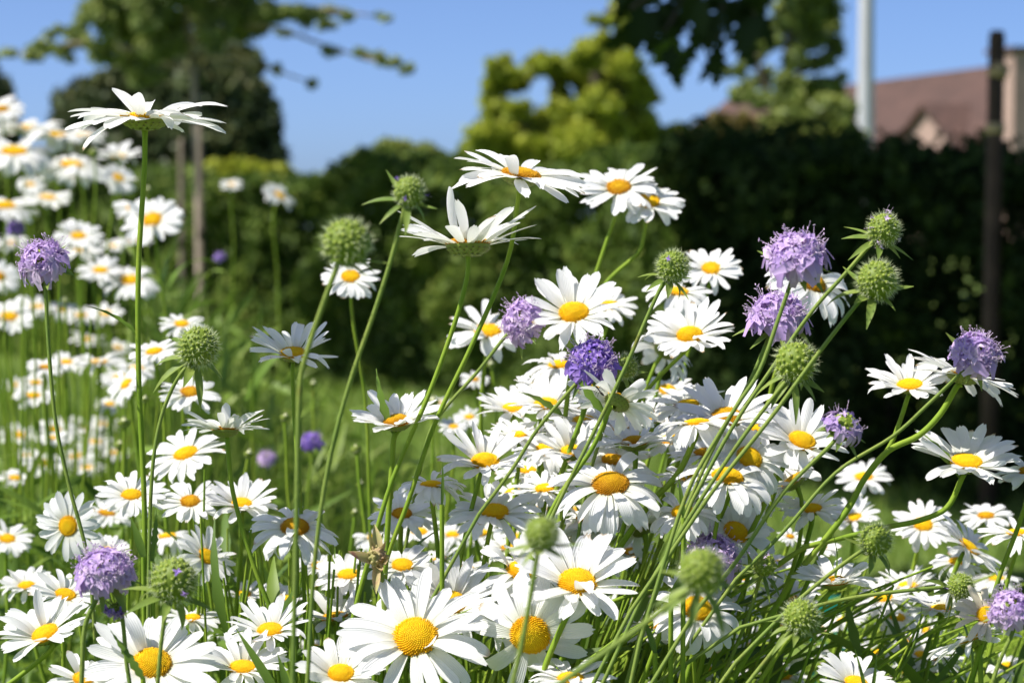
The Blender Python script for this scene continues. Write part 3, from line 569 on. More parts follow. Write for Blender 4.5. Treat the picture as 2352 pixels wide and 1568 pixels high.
def seed_head(x, y, d, a, tilt, roll, label, stem=None, lean=-.1, nb=150, down=.0, bl=1.15, withered=None, sr=.0012, nbr=8, squash=1.0):
    seedno[0] += 1; rg = np.random.default_rng(seedno[0] * 7); C = px(x, y, d); nv = facing(C, tilt, roll); r = a / FPX * d * .80
    t = thing('scabious_seed_head', C, label, 'seed head', 'green seed heads of the scabious'); scab_stem(t, C - nv * r * .9, nv, d, stem, lean, rg, sr)
    b, hb_ = B(), B(); O = C - t.location; ico(b, O, r, nv, rg, nb, hairb=hb_); b.build('fruit_ball', M['seed_green'], t); hb_.build('bristles', M['bristle_pale'], t)
    bracts(t, C, nv, r * 1.05, rg, nbr, bl, down)
    if withered:
        b, sb = B(), B()
        for _ in range(withered):
            dr = (Vector(rg.normal(size=3)) + nv * .4).normalized(); floret(b, sb, O + dr * r * 1.05, dr + Vector(rg.normal(0, .4, 3)), nv, r * .5, False, rg, True)
        b.build('florets', M['floret_violet' if withered < 14 else 'stamen_pink'], t); sb.build('stamens', M['stamen_pink'], t)
    return t
def bud(x, y, d, a, label, lean=0.0):
    seedno[0] += 1; rg = np.random.default_rng(seedno[0]); C = px(x, y, d); r = a / FPX * d; nv = Vector((rg.normal(0, .15), rg.normal(0, .15), 1)).normalized()
    pts = stem_points(C - nv * r * .8, nv, d, None, lean, rg, .03); t = thing('daisy_bud', (pts[-1].x, pts[-1].y, 0), label, 'bud', 'unopened daisy buds'); O = C - t.location
    b = B(); X = nv.orthogonal().normalized(); Y = nv.cross(X)
    for k in range(11):
        an = k * .571; o = X * math.cos(an) + Y * math.sin(an); add_leaf(b, O - nv * r * .7 + o * r * .62, nv + o * .35, o, r * 1.9, r * .62, bend=1.5, rows=6, fold=-.3, shape=.5)
    b.build('petals', M['bud_cream'], t); b = B(); V = []
    for rr, zz in ((.86, .15), (.88, -.25), (.6, -.7), (.16, -.95)):
        for k in range(12): V.append(O + (X * math.cos(k * .5236) + Y * math.sin(k * .5236)) * r * rr + nv * r * zz)
    b.add([tuple(v) for v in V], grid_quads(12, 4, True), v=.4); b.build('bract_cup', M['cup'], t)
    b = B(); add_tube(b, [p - t.location for p in pts], .0011, 6, cap=False); b.build('stem', M['stem_daisy'], t)

# ------------------------------------------------------------------ the sharp flowers in the plane of focus
m1 = daisy(333, 270, 1.04, 178, 89, 90, 'M', 'tallest daisy, seen from the side with open white petals against the dark tree', [(331, 400), (318, 620), (319, 880), (332, 1180), (331, 1568)], curl=.06, n=26, wid=.12, sr=.00165, leaf=[.42], disc='f')
daisy(1075, 562, 1.04, 165, 96, 91, 'U', 'daisy seen from slightly below, dark cup and raised petals against the hedge', [(1072, 640), (1045, 740), (985, 905), (900, 1105), (848, 1280), (808, 1430), (785, 1568)], curl=.03, n=21, wid=.10, disc='d', sr=.0014)
daisy(1196, 402, 1.05, 150, 80, 82, 'F', 'highest daisy before the middle of the hedge, tilted so its golden disc just shows', [(1188, 470), (1165, 600), (1085, 790), (1000, 970), (938, 1150), (880, 1320), (858, 1568)], curl=.03, n=22, wid=.12, disc='d', sr=.0014)
daisy(954, 1463, .985, 168, 34, 100, 'F', 'largest fully open daisy low in the bed, broad petals round a plump gold disc', None, n=24, wid=.115, disc='h', curl=.06)
daisy(1218, 1456, .99, 150, 24, 260, 'S', 'daisy with swept back petals and a big shaded honeycomb disc', None, n=22, wid=.15, disc='h', lean=-.02)
daisy(1326, 1338, .985, 145, 50, 88, 'U', 'open daisy on a thick arched stem beside the swept back daisy', [(1312, 1392), (1285, 1450), (1252, 1530), (1235, 1600)], n=24, wid=.13, disc='h', curl=.08, sr=.0017)
daisy(1402, 1113, 1.04, 140, 55, 92, 'D', 'wide daisy below the insect visited flower, half its gold disc in shadow', None, n=24, wid=.135, disc='h', curl=.06)
daisy(1418, 922, 1.02, 96, 125, 62, 'F', 'daisy turned away showing its striped green cup under white petals', [(1400, 940), (1360, 1030), (1290, 1130), (1240, 1230), (1200, 1330)], n=19, wid=.14, sr=.0014)
daisy(1668, 960, 1.07, 118, 57, 92, 'U', 'upright spreading daisy in the middle of the dense white cluster', None, n=23, wid=.13, disc='h')
daisy(1600, 972, 1.05, 102, 82, 95, 'D', 'side-on daisy with drooping rim and thick bent stem in the dense cluster', [(1590, 1020), (1555, 1090), (1490, 1160), (1420, 1260)], n=22, wid=.15, sr=.0018)
daisy(1841, 1014, 1.06, 108, 56, 70, 'U', 'daisy at the dark edge of the cluster under the fading scabious', [(1812, 1050), (1775, 1120), (1720, 1230)], n=22, wid=.13, disc='h', sr=.0016)
daisy(1318, 720, 1.12, 118, 52, 94, 'U', 'broad daisy with long raised petals next to the pink lilac scabious', None, n=19, wid=.13, disc='h', lean=-.05)
daisy(1584, 771, 1.14, 102, 56, 94, 'U', 'daisy on a slanting green stem under the bristly seed head', [(1570, 810), (1500, 880), (1440, 965), (1380, 1080)], n=22, wid=.125, disc='h')
daisy(673, 811, 1.08, 102, 66, 92, 'U', 'lone daisy before the lawn, crossed by a grey green stem', [(672, 860), (676, 960), (690, 1150), (700, 1400)], n=22, wid=.10, disc='f')
daisy(517, 988, 1.06, 97, 94, 90, 'U', 'pale daisy seen edge-on from below over its dark cup', [(522, 1010), (535, 1130), (580, 1290), (640, 1450), (668, 1568)], n=18, wid=.11)
daisy(912, 970, 1.05, 106, 72, 97, 'U', 'daisy with thick shaded stalk and upcurved petals beside the crossing stems', [(904, 1010), (900, 1075), (893, 1170)], n=19, wid=.13, disc='h', sr=.0017)
daisy(1114, 1061, 1.07, 108, 60, 90, 'U', 'daisy with tall raised rear petals standing over the next open daisy', [(1104, 1090), (1080, 1180), (1060, 1270)], n=22, wid=.115, disc='h')
daisy(1137, 1175, 1.07, 107, 60, 88, 'F', 'open daisy directly under the one with tall rear petals', [(1128, 1205), (1112, 1290), (1100, 1400)], n=24, wid=.12)
daisy(677, 1212, 1.07, 106, 54, 90, 'D', 'daisy with a brown shaded disc behind two upright scabious stems', None, n=21, wid=.125, disc='h')
daisy(620, 1447, 1.02, 98, 58, 95, 'U', 'daisy with narrow pointed petals under the long thin curved stem', None, n=22, wid=.115, disc='d')
daisy(924, 1298, 1.06, 82, 54, 88, 'F', 'neat rounded daisy beside the dried brown bracts', None, n=20, wid=.15)
daisy(1036, 1384, 1.05, 118, 46, 80, 'U', 'daisy tucked behind the largest open one, only its upper petals clear', None, n=25, wid=.12, disc='h')
daisy(1196, 1312, 1.03, 110, 56, 80, 'M', 'ragged daisy with crossing petals behind the blurred green ball', None, n=20, wid=.115, disc='h', curl=.2)
daisy(1602, 1398, 1.03, 112, 40, 70, 'D', 'daisy below the big blurred seed head, lower petals hanging like fingers', None, n=19, wid=.14, disc='h', lean=-.03)
daisy(104, 1455, 1.03, 110, 60, 116, 'U', 'daisy with an oblique oval disc at the dark corner of the bed', [(118, 1490), (60, 1540), (0, 1585)], n=21, wid=.12, disc='d')
daisy(349, 1525, .97, 148, 40, 88, 'F', 'big daisy crossed by three dark stems at the foot of the tall one', None, n=23, wid=.13, disc='h')
daisy(557, 1533, 1.0, 106, 62, 90, 'U', 'daisy cut by the frame with a grass blade over its disc', None, n=22, wid=.12)
daisy(191, 1558, .99, 82, 55, 85, 'F', 'small low daisy between the corner daisy and the big crossed one', None, n=20)
daisy(2090, 885, 1.07, 100, 66, 92, 'U', 'daisy shining alone against black shade on a short side stalk', [(2084, 915), (2066, 970), (2040, 1030), (1980, 1110), (1900, 1240)], n=21, wid=.125)
daisy(2212, 862, 1.05, 122, 92, 76, 'F', 'slanting side-on daisy under the rosy scabious, thick arching stem', [(2196, 890), (2160, 950), (2110, 1000), (2040, 1035), (1985, 1100), (1940, 1180), (1820, 1330)], n=20, wid=.12, sr=.0019)
daisy(2220, 1062, 1.05, 124, 64, 84, 'U', 'wide daisy in front of the wooden post, stem curving sideways', [(2208, 1100), (2175, 1165), (2110, 1195), (2030, 1212), (1850, 1255)], n=23, wid=.125, sr=.0016)
daisy(1866, 650, 1.16, 108, 58, 52, 'D', 'daisy tilted sideways below the high scabious, half hidden, bright disc', None, n=20, wid=.15, disc='h')
daisy(1720, 1052, 1.05, 100, 42, 60, 'D', 'shaded daisy with a large round amber disc behind slanting stems', None, n=22, wid=.15, disc='h')
daisy(1671, 1096, 1.03, 118, 66, 80, 'D', 'daisy below the amber disc one, long petals trailing to one side', None, n=20, wid=.13, disc='h')
daisy(1690, 1222, 1.06, 96, 44, 60, 'F', 'dim daisy with brown disc deep in the shadow of the cluster', None, n=20, wid=.16, disc='h')
daisy(1919, 1338, 1.04, 94, 78, 95, 'C', 'goblet shaped daisy with upright petals and a yellow green stalk', [(1905, 1362), (1870, 1400), (1800, 1480)], n=18, wid=.13, disc='h')
daisy(2237, 1467, 1.0, 112, 88, 112, 'F', 'side-on daisy with split narrow petals below the withering one', None, n=20, wid=.10)
daisy(2266, 1412, .99, 78, 38, 100, 'M', 'withering daisy with shrivelled beige petals round its disc', None, n=14, wid=.12, disc='h', curl=.5, faded=True)
daisy(783, 1548, 1.0, 104, 50, 90, 'U', 'daisy at the lower border framed by green leaves', None, n=19, wid=.14, disc='h')
daisy(1316, 1036, 1.1, 98, 68, 92, 'U', 'daisy crossed by two parallel stems in the middle of the cluster', None, n=23)
daisy(1301, 991, 1.2, 74, 72, 90, 'F', 'small orange eyed daisy above the twice crossed one', None)
daisy(1458, 1018, 1.07, 104, 80, 94, 'U', 'cup shaped daisy with its dark rim right under the turned away daisy', None, n=22, disc='h')
daisy(1406, 1056, 1.12, 84, 60, 90, 'F', 'daisy wedged behind the half shadowed disc daisy', None)
daisy(1251, 1122, 1.1, 74, 64, 95, 'F', 'daisy just beside the half shadowed disc daisy, orange disc peeping out', None)
daisy(1576, 1098, 1.1, 66, 70, 90, 'F', 'shaded orange disc daisy behind the thick bent stem', None)
daisy(1568, 1176, 1.04, 84, 58, 100, 'D', 'daisy where several slanting stems meet, orange disc half hidden', None, disc='h')
daisy(1865, 1168, 1.1, 76, 64, 92, 'F', 'daisy with pale disc under the goblet edge of the cluster', None, n=22)
daisy(1822, 1104, 1.1, 98, 76, 125, 'U', 'daisy with two long petals rising against black shade', None, n=17, wid=.13)
daisy(1178, 938, 1.2, 84, 66, 92, 'U', 'daisy at the start of the dense cluster nearest the lawn', None, n=22)
daisy(1254, 928, 1.16, 92, 64, 92, 'U', 'daisy below the violet scabious, petals fanned over a bent stem', None)
daisy(1360, 890, 1.09, 58, 46, 60, 'F', 'daisy hidden under the violet scabious, only a slice of disc showing', None)
daisy(1286, 838, 1.2, 86, 72, 92, 'D', 'flat drooping daisy tucked behind the violet scabious', None, n=24)
daisy(1526, 806, 1.25, 84, 112, 55, 'D', 'greyish daisy seen from its shaded back above the cluster', None, n=20)
daisy(1531, 896, 1.3, 64, 58, 90, 'F', 'washed out blurry daisy between the grey backed one and the cluster', None)
daisy(990, 1113, 1.08, 80, 76, 92, 'D', 'flattened daisy behind two leaning stems above the lawn gap', None)
daisy(923, 1180, 1.1, 76, 56, 92, 'F', 'daisy partly covered by the leaning stem above the dried bracts', None)
daisy(1095, 1360, 1.1, 74, 62, 85, 'F', 'small daisy behind the ragged one, two yellow specks of disc', None)
daisy(1133, 1372, 1.12, 70, 66, 95, 'F', 'half buried daisy low between the ragged and the largest daisies', None)
daisy(800, 1320, 1.12, 84, 62, 95, 'F', 'bluish shaded daisy with an orange disc beside the upright stems', None)
daisy(768, 1417, 1.1, 100, 76, 98, 'U', 'loose shaded daisy below the orange disc one, petals spread flat', None, n=16)
daisy(1503, 1433, 1.1, 80, 64, 90, 'F', 'dark orange disc daisy in the tangle of stems', None, disc='h')
daisy(1666, 1388, 1.16, 86, 70, 80, 'F', 'daisy mostly behind the finger petalled one, bluish in shade', None)
daisy(1345, 1225, 1.12, 110, 105, 110, 'F', 'big pale daisy facing away behind the thick arched stem', None, n=18, wid=.17)
daisy(1475, 1215, 1.12, 80, 110, 120, 'F', 'grey daisy back seen through slanting stems', None, n=14, wid=.17)
daisy(1310, 1558, .98, 100, 66, 90, 'F', 'creamy daisy at the bottom border below the swept back one', None, n=20, wid=.15)

# ------------------------------------------------------------------ daisies a little farther, slightly blurred
for a in [
 (1421, 432, 1.32, 92, 56, 95, 'F', 'round daisy highest over the hedge beside its smaller twin', [(1415, 490), (1388, 570), (1352, 690), (1330, 850)]),
 (1490, 464, 1.32, 82, 55, 84, 'F', 'smaller twin daisy with a fly darkened disc over the hedge', [(1478, 545), (1462, 585), (1385, 660), (1330, 800)]),
 (1401, 703, 1.3, 64, 60, 92, 'F', 'pale daisy peeping over the shoulder of the broad raised petal one', None),
 (1634, 618, 1.3, 70, 50, 88, 'F', 'round daisy behind the bristly seed head against the hedge', None),
 (1557, 671, 1.28, 78, 72, 85, 'D', 'flat daisy just below the bristly seed head', None),
 (1120, 762, 1.32, 98, 64, 90, 'F', 'wide blurred daisy behind the pink lilac scabious stem', None),
 (805, 636, 1.35, 68, 50, 92, 'F', 'daisy hanging behind the blurred green ball and its dark stalk', None),
 (437, 902, 1.3, 70, 56, 90, 'F', 'daisy right under the prickly seed head', None),
 (291, 882, 1.5, 48, 58, 130, 'F', 'tilted daisy touching the tall stem, under the prickly seed head level', None),
 (354, 808, 1.38, 58, 66, 100, 'F', 'daisy between the tall stem and the prickly seed head', None),
 (418, 745, 1.5, 52, 62, 90, 'F', 'daisy standing behind the top of the prickly seed head', None),
 (228, 832, 1.8, 58, 80, 90, 'F', 'grey shaded edge-on daisy among the blurred stems', None),
 (427, 1042, 1.2, 94, 62, 108, 'F', 'wide daisy with a slanting oval disc beside the edge-on pale one', None),
 (302, 1137, 1.16, 78, 58, 92, 'F', 'daisy split by the tall stem, full white petals', None),
 (437, 1152, 1.16, 70, 54, 95, 'F', 'daisy next to the one split by the tall stem', None),
 (555, 1157, 1.16, 82, 60, 88, 'U', 'daisy with upright rear petals crossed by the long thin curved stem', None),
 (157, 1207, 1.14, 78, 28, 185, 'F', 'daisy facing squarely outward above the shaggy scabious', None),
 (17, 1238, 1.4, 58, 55, 90, 'F', 'daisy with an orange disc cut by the frame over the dark leaves', None),
 (474, 1278, 1.14, 72, 46, 45, 'F', 'daisy behind the blurred seed head at the foot of the tall stem', None),
 (150, 1366, 1.1, 80, 56, 80, 'F', 'daisy partly hidden by the shaggy scabious', None),
 (1984, 1096, 1.45, 64, 60, 90, 'F', 'small out of focus daisy alone in black shade behind thick green stems', None),
 (2120, 1205, 1.25, 72, 48, 85, 'F', 'blurred daisy before the foot of the wooden post', None),
 (2362, 1082, 1.06, 78, 68, 95, 'F', 'daisy entering the frame beside the wide one before the post', None),
 (2339, 1224, 1.14, 88, 78, 90, 'F', 'side-on daisy at the frame edge under the entering one', None),
 (2226, 1256, 1.18, 92, 76, 50, 'F', 'blue grey shaded daisy with an orange disc near the foot of the post', None),
 (2199, 1290, 1.2, 62, 64, 92, 'F', 'small daisy just under the blue grey shaded one', None),
 (1884, 1258, 1.22, 48, 66, 90, 'F', 'little daisy crowning the goblet shaped one', None),
 (1815, 1232, 1.25, 30, 60, 80, 'F', 'tiny white daisy under the trailing petals', None),
 (1812, 1376, 1.2, 72, 66, 92, 'U', 'daisy standing over the hairy pale seed head', None),
 (2084, 1347, 1.25, 74, 70, 92, 'U', 'blurred daisy beyond the goblet shaped one', None),
 (2029, 1373, 1.22, 66, 60, 92, 'F', 'blurred daisy on the nearly level stem', None),
 (2161, 1398, 1.1, 82, 72, 92, 'U', 'daisy fanned out under the level stemmed seed head', None),
 (1965, 1568, 1.0, 92, 60, 80, 'U', 'daisy rising from the bottom border with upright petals', None),
 (2010, 1500, 1.25, 74, 74, 90, 'F', 'daisy blurred under crossing level stems', None),
 (2126, 1508, 1.2, 90, 70, 80, 'F', 'grey shaded daisy with an amber disc among level stems', None),
 (1733, 1486, 1.25, 62, 62, 85, 'F', 'blurred daisy under the finger petalled one', None),
 (1620, 1535, 1.2, 52, 66, 85, 'F', 'white speckled daisy deep in the stems at the border', None),
 (1521, 1551, 1.2, 56, 60, 85, 'F', 'daisy nearly lost in the dark leaves at the bottom border', None),
 (1838, 1495, 1.3, 64, 72, 92, 'F', 'bluish daisy in the shade below the hairy pale seed head', None),
 (1090, 872, 1.6, 34, 62, 90, 'F', 'small blurred daisy under the wide blurred one by the lawn', None),
 (1042, 980, 1.5, 34, 62, 90, 'F', 'little white blurred daisy behind the crossing stems', None),
 (1078, 958, 1.55, 36, 60, 90, 'F', 'second little blurred daisy by the start of the cluster', None),
 (963, 1222, 1.3, 58, 62, 90, 'F', 'blurred daisy behind the dried bracts with two orange specks', None),
 (1040, 1228, 1.45, 50, 62, 90, 'F', 'blurred daisy above the neat rounded one', None),
 (1110, 1225, 1.4, 46, 60, 100, 'F', 'blurred daisy peeping under the open one with slim stalk', None),
 (1495, 960, 1.18, 84, 74, 100, 'U', 'daisy filling the gap between the turned away one and the upright one', None),
 (1540, 1010, 1.16, 76, 64, 95, 'F', 'yellow eyed daisy half behind the side-on drooping one', None),
 (1210, 1080, 1.18, 72, 68, 90, 'F', 'daisy filling the gap behind the tall rear petal one', None),
 (1225, 1000, 1.22, 70, 70, 85, 'F', 'daisy behind the slanting stems at the lawn side of the cluster', None),
 (1750, 1150, 1.16, 70, 70, 85, 'F', 'daisy with hidden disc under the trailing petals', None),
 (1448, 1268, 1.18, 62, 68, 95, 'F', 'small daisy in the stems behind the arched stemmed one', None),
 (1000, 1345, 1.2, 60, 66, 92, 'F', 'small daisy caught behind the neat rounded and tucked ones', None),
 (1340, 965, 1.14, 84, 70, 92, 'F', 'daisy between the turned away one and the bent stem daisy', None),
 (1255, 1030, 1.14, 80, 66, 85, 'F', 'daisy whose rim touches the twice crossed one', None),
 (1420, 985, 1.13, 86, 74, 92, 'U', 'daisy squeezed behind the cup shaped one', None),
 (1580, 930, 1.14, 84, 66, 95, 'F', 'daisy behind the upright spreading one, only petals clear', None),
 (1745, 985, 1.13, 78, 70, 88, 'F', 'daisy joining the upright spreading one and the dark edge one', None),
 (1350, 1190, 1.12, 86, 70, 92, 'D', 'shaded daisy under the half shadowed disc daisy', None),
 (1620, 1040, 1.1, 84, 70, 92, 'F', 'daisy below the side-on drooping one, disc in shade', None),
 (1190, 1000, 1.15, 70, 72, 92, 'F', 'daisy at the lawn side just over the tall rear petal one', None),
 (1240, 885, 1.2, 60, 64, 92, 'F', 'small daisy under the flat drooping one', None),
 (1790, 1065, 1.12, 80, 68, 90, 'F', 'daisy below the dark edge one, petals in half shade', None),
 (1170, 1260, 1.2, 66, 70, 92, 'F', 'small daisy behind the blurred green ball near the ragged one', None),
 (2265, 1185, 1.3, 60, 66, 92, 'F', 'blurred daisy beyond the one at the frame edge by the post', None),
 (1780, 1440, 1.3, 60, 70, 92, 'F', 'dim daisy between the finger petalled one and the hairy seed head', None),
 (2080, 1470, 1.3, 56, 70, 92, 'F', 'dim blurred daisy among the level stems', None),
 (440, 1420, 1.15, 64, 66, 92, 'F', 'small daisy in the dark gap beside the big crossed one', None),
 (660, 1375, 1.2, 64, 72, 85, 'U', 'pale daisy in the leaves behind two upright stems', None),
]: daisy(*a)

for i, (x, y, w_) in enumerate([
 (730, 1300, 'upright stems and the orange disc daisy'),
 (860, 1235, 'dried bracts, just above them'),
 (1010, 1285, 'neat rounded daisy, at its upper rim'),
 (1070, 1305, 'ragged daisy, over its longest petals'),
 (1185, 1235, 'blurred green ball, touching its lower side'),
 (1275, 1262, 'blurred green ball, on its other side'),
 (1395, 1300, 'arched stem daisy, beside its long petals'),
 (1445, 1365, 'arched stem daisy, under its long petals'),
 (1555, 1330, 'largest blurred seed head, beside it'),
 (1700, 1330, 'dry reddish seed head, below it'),
 (1785, 1296, 'dry reddish seed head, beyond it'),
 (1880, 1445, 'hairy pale seed head, beside it'),
 (1940, 1425, 'goblet shaped daisy, beneath it'),
 (2060, 1418, 'nearly level stem, under its middle'),
 (2120, 1448, 'narrow split petal daisy, over it'),
 (1700, 1535, 'leaning stems at the border, below the finger petalled daisy'),
 (1800, 1552, 'border stems under the bluish shaded daisy'),
 (2085, 1548, 'upright petal border daisy, beside it'),
 (2180, 1545, 'narrow split petal daisy, under it'),
 (2310, 1530, 'bright scabious, under its stem'),
 (560, 1365, 'long thin curved stem, low down'),
 (505, 1440, 'dark gap daisy, next to it'),
 (720, 1490, 'narrow pointed petal daisy, under it'),
 (60, 1345, 'dark leaves above the corner daisy'),
 (245, 1180, 'outward facing daisy, above its rim'),
 (385, 1232, 'foot of the tall stem'),
 (250, 1265, 'shaggy scabious, over its top'),
 (1240, 1170, 'open slim stalked daisy, at its rim'),
 (1330, 1172, 'half shadowed disc daisy, under its rim'),
 (1090, 1190, 'leaning stems over the open slim stalked daisy'),
 (1178, 1130, 'tall rear petal daisy and the slim stalked one'),
 (2290, 1330, 'level stemmed seed head, beyond it'),
 (1960, 1190, 'dark seed head, above it'),
]):
    daisy(x, y, 1.2 + (i * 37 % 10) * .03, 48 + (i * 53 % 17), 56 + (i * 29 % 22), 78 + (i * 41 % 28), 'FDU'[i % 3], 'small soft daisy behind the ' + w_, None)

# ------------------------------------------------------------------ far, strongly blurred daisies of the bed's back rows
for a in [
 (5, 252, 2.3, 50, 58, 95, 'F', 'topmost blurred daisy at the edge of the frame'),
 (57, 297, 2.35, 84, 84, 90, 'F', 'greyish flat daisy just under the topmost blurred one'),
 (130, 312, 2.4, 66, 80, 90, 'D', 'flat white blurred daisy behind the low petals of the tallest daisy'),
 (192, 312, 2.45, 50, 80, 90, 'F', 'blurred daisy peeping under the tallest daisy'),
 (33, 350, 2.1, 90, 70, 90, 'D', 'biggest daisy of the blurred high group, wide orange disc'),
 (165, 380, 2.15, 78, 74, 88, 'D', 'blurred flat daisy between the biggest high one and the tall stem'),
 (272, 360, 2.2, 54, 78, 90, 'U', 'blurred daisy with raised petals touching the tall stem high up'),
 (272, 410, 2.1, 44, 54, 60, 'F', 'tilted blurred daisy hanging just below the raised petal one'),
 (70, 425, 2.6, 34, 64, 90, 'F', 'small blurred daisy under the biggest high one'),
 (10, 474, 2.0, 78, 72, 88, 'F', 'blurred daisy in half shade at the edge above the first scabious'),
 (110, 455, 2.2, 58, 76, 85, 'F', 'blurred half grey daisy above the first scabious'),
 (350, 506, 1.65, 70, 46, 108, 'F', 'bright blurred daisy behind the tall stem with its disc just clear'),
 (305, 478, 1.8, 44, 62, 95, 'F', 'blurred daisy half hidden behind the bright one at the tall stem'),
 (308, 555, 1.9, 42, 80, 90, 'F', 'grey shaded blurred daisy under the bright one at the tall stem'),
 (180, 543, 1.8, 54, 62, 90, 'F', 'blurred daisy behind the first scabious, upper of a touching pair'),
 (186, 577, 1.85, 50, 76, 90, 'F', 'blurred daisy behind the first scabious, lower of a touching pair'),
 (231, 622, 1.75, 54, 64, 90, 'F', 'blurred daisy beside the bend of the tall stem'),
 (300, 645, 1.75, 70, 62, 92, 'D', 'shaded blurred daisy with hanging petals crossing the tall stem'),
 (-4, 636, 1.8, 50, 45, 80, 'F', 'blurred daisy cut by the frame below the first scabious'),
 (20, 728, 1.75, 64, 60, 88, 'F', 'blurred orange disc daisy low beside the first scabious stem'),
 (85, 706, 2.0, 50, 76, 90, 'F', 'dim blue grey daisy behind the first scabious stem'),
 (145, 712, 2.0, 42, 66, 80, 'F', 'broken looking blurred daisy among bright stems'),
 (187, 725, 1.95, 42, 68, 90, 'F', 'blurred daisy between the broken looking one and the tall stem'),
 (242, 722, 1.95, 44, 62, 100, 'F', 'blurred daisy with loose petals close to the tall stem'),
 (200, 780, 2.1, 40, 72, 85, 'F', 'dim blurred daisy above the grey edge-on one'),
 (270, 800, 2.1, 36, 66, 85, 'F', 'small dim blurred daisy next to the tall stem'),
 (532, 424, 3.0, 26, 70, 90, 'F', 'small white pompom-like daisy over the hedge by the stakes'),
 (642, 450, 2.6, 42, 66, 55, 'F', 'blurred slanting daisy alone over the hedge'),
 (111, 1074, 1.9, 44, 66, 90, 'F', 'blurred daisy with orange centre low among bright stems'),
 (175, 1049, 1.9, 46, 66, 95, 'F', 'blurred daisy with split orange centre behind the thin bent stem'),
 (152, 969, 2.0, 36, 70, 90, 'F', 'blurred narrow daisy beside the thin bent stem'),
 (45, 1000, 1.9, 46, 60, 80, 'F', 'hazy daisy of the lower blurred group near the frame edge'),
 (65, 1050, 1.95, 42, 70, 80, 'F', 'hazy daisy just below the frame edge one'),
 (195, 985, 2.0, 40, 68, 85, 'F', 'hazy daisy between the thin bent stem and the tall stem, upper one'),
 (235, 975, 2.0, 38, 66, 90, 'F', 'hazy daisy touching the tall stem above the white bud'),
 (220, 1015, 1.95, 40, 70, 90, 'F', 'hazy daisy between the thin bent stem and the tall stem, lower one'),
 (35, 885, 2.1, 36, 70, 90, 'F', 'faint daisy among stems level with the prickly seed head'),
 (200, 1075, 1.8, 42, 70, 90, 'F', 'hazy daisy over the outward facing one'),
 (265, 1040, 1.9, 36, 70, 90, 'F', 'hazy daisy beside the tall stem below the white bud'),
 (1008, 925, 1.7, 30, 70, 80, 'F', 'lone small blurred daisy against the lawn between leaning stems'),
 (30, 560, 2.3, 40, 70, 90, 'F', 'blurred daisy mostly covered by the first scabious'),
 (262, 565, 2.3, 30, 70, 90, 'F', 'faint daisy beside the touching pair'),
] + [(int(x_), int(y_), dd_, int(r_), 66, 88, 'F', 'hazy white daisy lost among the bright stems of the back rows') for x_, y_, dd_, r_ in zip(*(lambda g: (g.uniform(0, 320, 12), g.uniform(780, 1130, 12), g.uniform(1.4, 1.8, 12), g.uniform(34, 54, 12)))(np.random.default_rng(8)))]: daisy(*a[:2], a[2] * 1.18, *a[3:], hi=False, lean=.01, sr=.0016, wid=.15)
for a in [(285, 968, 1.5, 17, 'white bud beside the tall stem'), (275, 1020, 1.6, 15, 'greenish bud just below the white one'), (655, 957, 1.5, 13, 'cream bud beside the upright grey green stem'), (818, 1030, 1.45, 15, 'round cream bud in the lawn gap'), (828, 1110, 1.5, 12, 'pale bud under the round cream one'), (572, 1040, 1.5, 13, 'cream bud above the upright rear petal daisy'), (720, 880, 1.8, 11, 'small bud below the lone daisy'), (995, 920, 1.5, 16, 'pointed white bud between the leaning stems'), (333, 915, 1.45, 11, 'yellow green bud behind the tall stem'), (582, 775, 2.0, 12, 'dull bud near the lone daisy'), (625, 1348, 1.25, 24, 'big pale green bud in the dark gap by two upright stems'), (340, 435, 2.2, 12, 'yellow bud behind the tall stem'), (215, 350, 2.4, 14, 'pale yellow bud among the blurred high daisies'), (815, 1175, 1.5, 11, 'faint bud beside leaning stems'), (1128, 835, 1.6, 12, 'cream bud over the start of the cluster'), (150, 690, 1.9, 10, 'slim bud among bright stems')]: bud(*a)

# ------------------------------------------------------------------ scabious flowers and seed heads
scabious(95, 592, 1.03, 70, 52, 118, 'first scabious, lilac, standing alone before the blurred daisies', [(104, 640), (112, 800), (128, 970), (160, 1120), (185, 1210), (205, 1300), (215, 1420)], lean=0, n=88)
scabious(240, 1302, .93, 84, 62, 95, 'shaggy lilac scabious at the foot of the tall daisy with torn petals below', [(225, 1370), (195, 1440), (187, 1568)], lean=0, n=90, sr=.0014)
scabious(1195, 733, 1.12, 66, 48, 150, 'pink lilac scabious pressed against the broad raised petal daisy', [(1168, 765), (1100, 850), (1020, 940), (985, 1000), (960, 1100)], n=88)
scabious(1362, 822, 1.03, 72, 50, 88, 'deep violet scabious with dark stamens above the turned away daisy', [(1320, 884), (1235, 985), (1176, 1078), (1100, 1180)], mat='floret_violet', n=92)
scabious(1828, 580, .94, 88, 66, 96, 'highest scabious, lilac, seen slightly from below against black shade', [(1820, 640), (1792, 720), (1745, 850), (1690, 935), (1600, 1085), (1560, 1180)], n=92)
scabious(1785, 716, 1.02, 84, 64, 92, 'sharp lilac scabious just under the highest one', [(1770, 765), (1720, 880), (1640, 1025), (1570, 1180)], n=92)
scabious(2244, 806, 1.02, 70, 40, 70, 'rosy scabious over the slanting side-on daisy', [(2205, 858), (2130, 930), (2050, 1002), (1920, 1085), (1800, 1220), (1690, 1330)], n=94)
scabious(1640, 1270, 1.04, 84, 66, 75, 'scabious half covered by the large blurred seed head', None, n=88)
scabious(2318, 1392, .93, 62, 40, 120, 'bright scabious entering the frame beside the withering daisy', [(2330, 1440), (2295, 1520), (2270, 1600)], n=56)
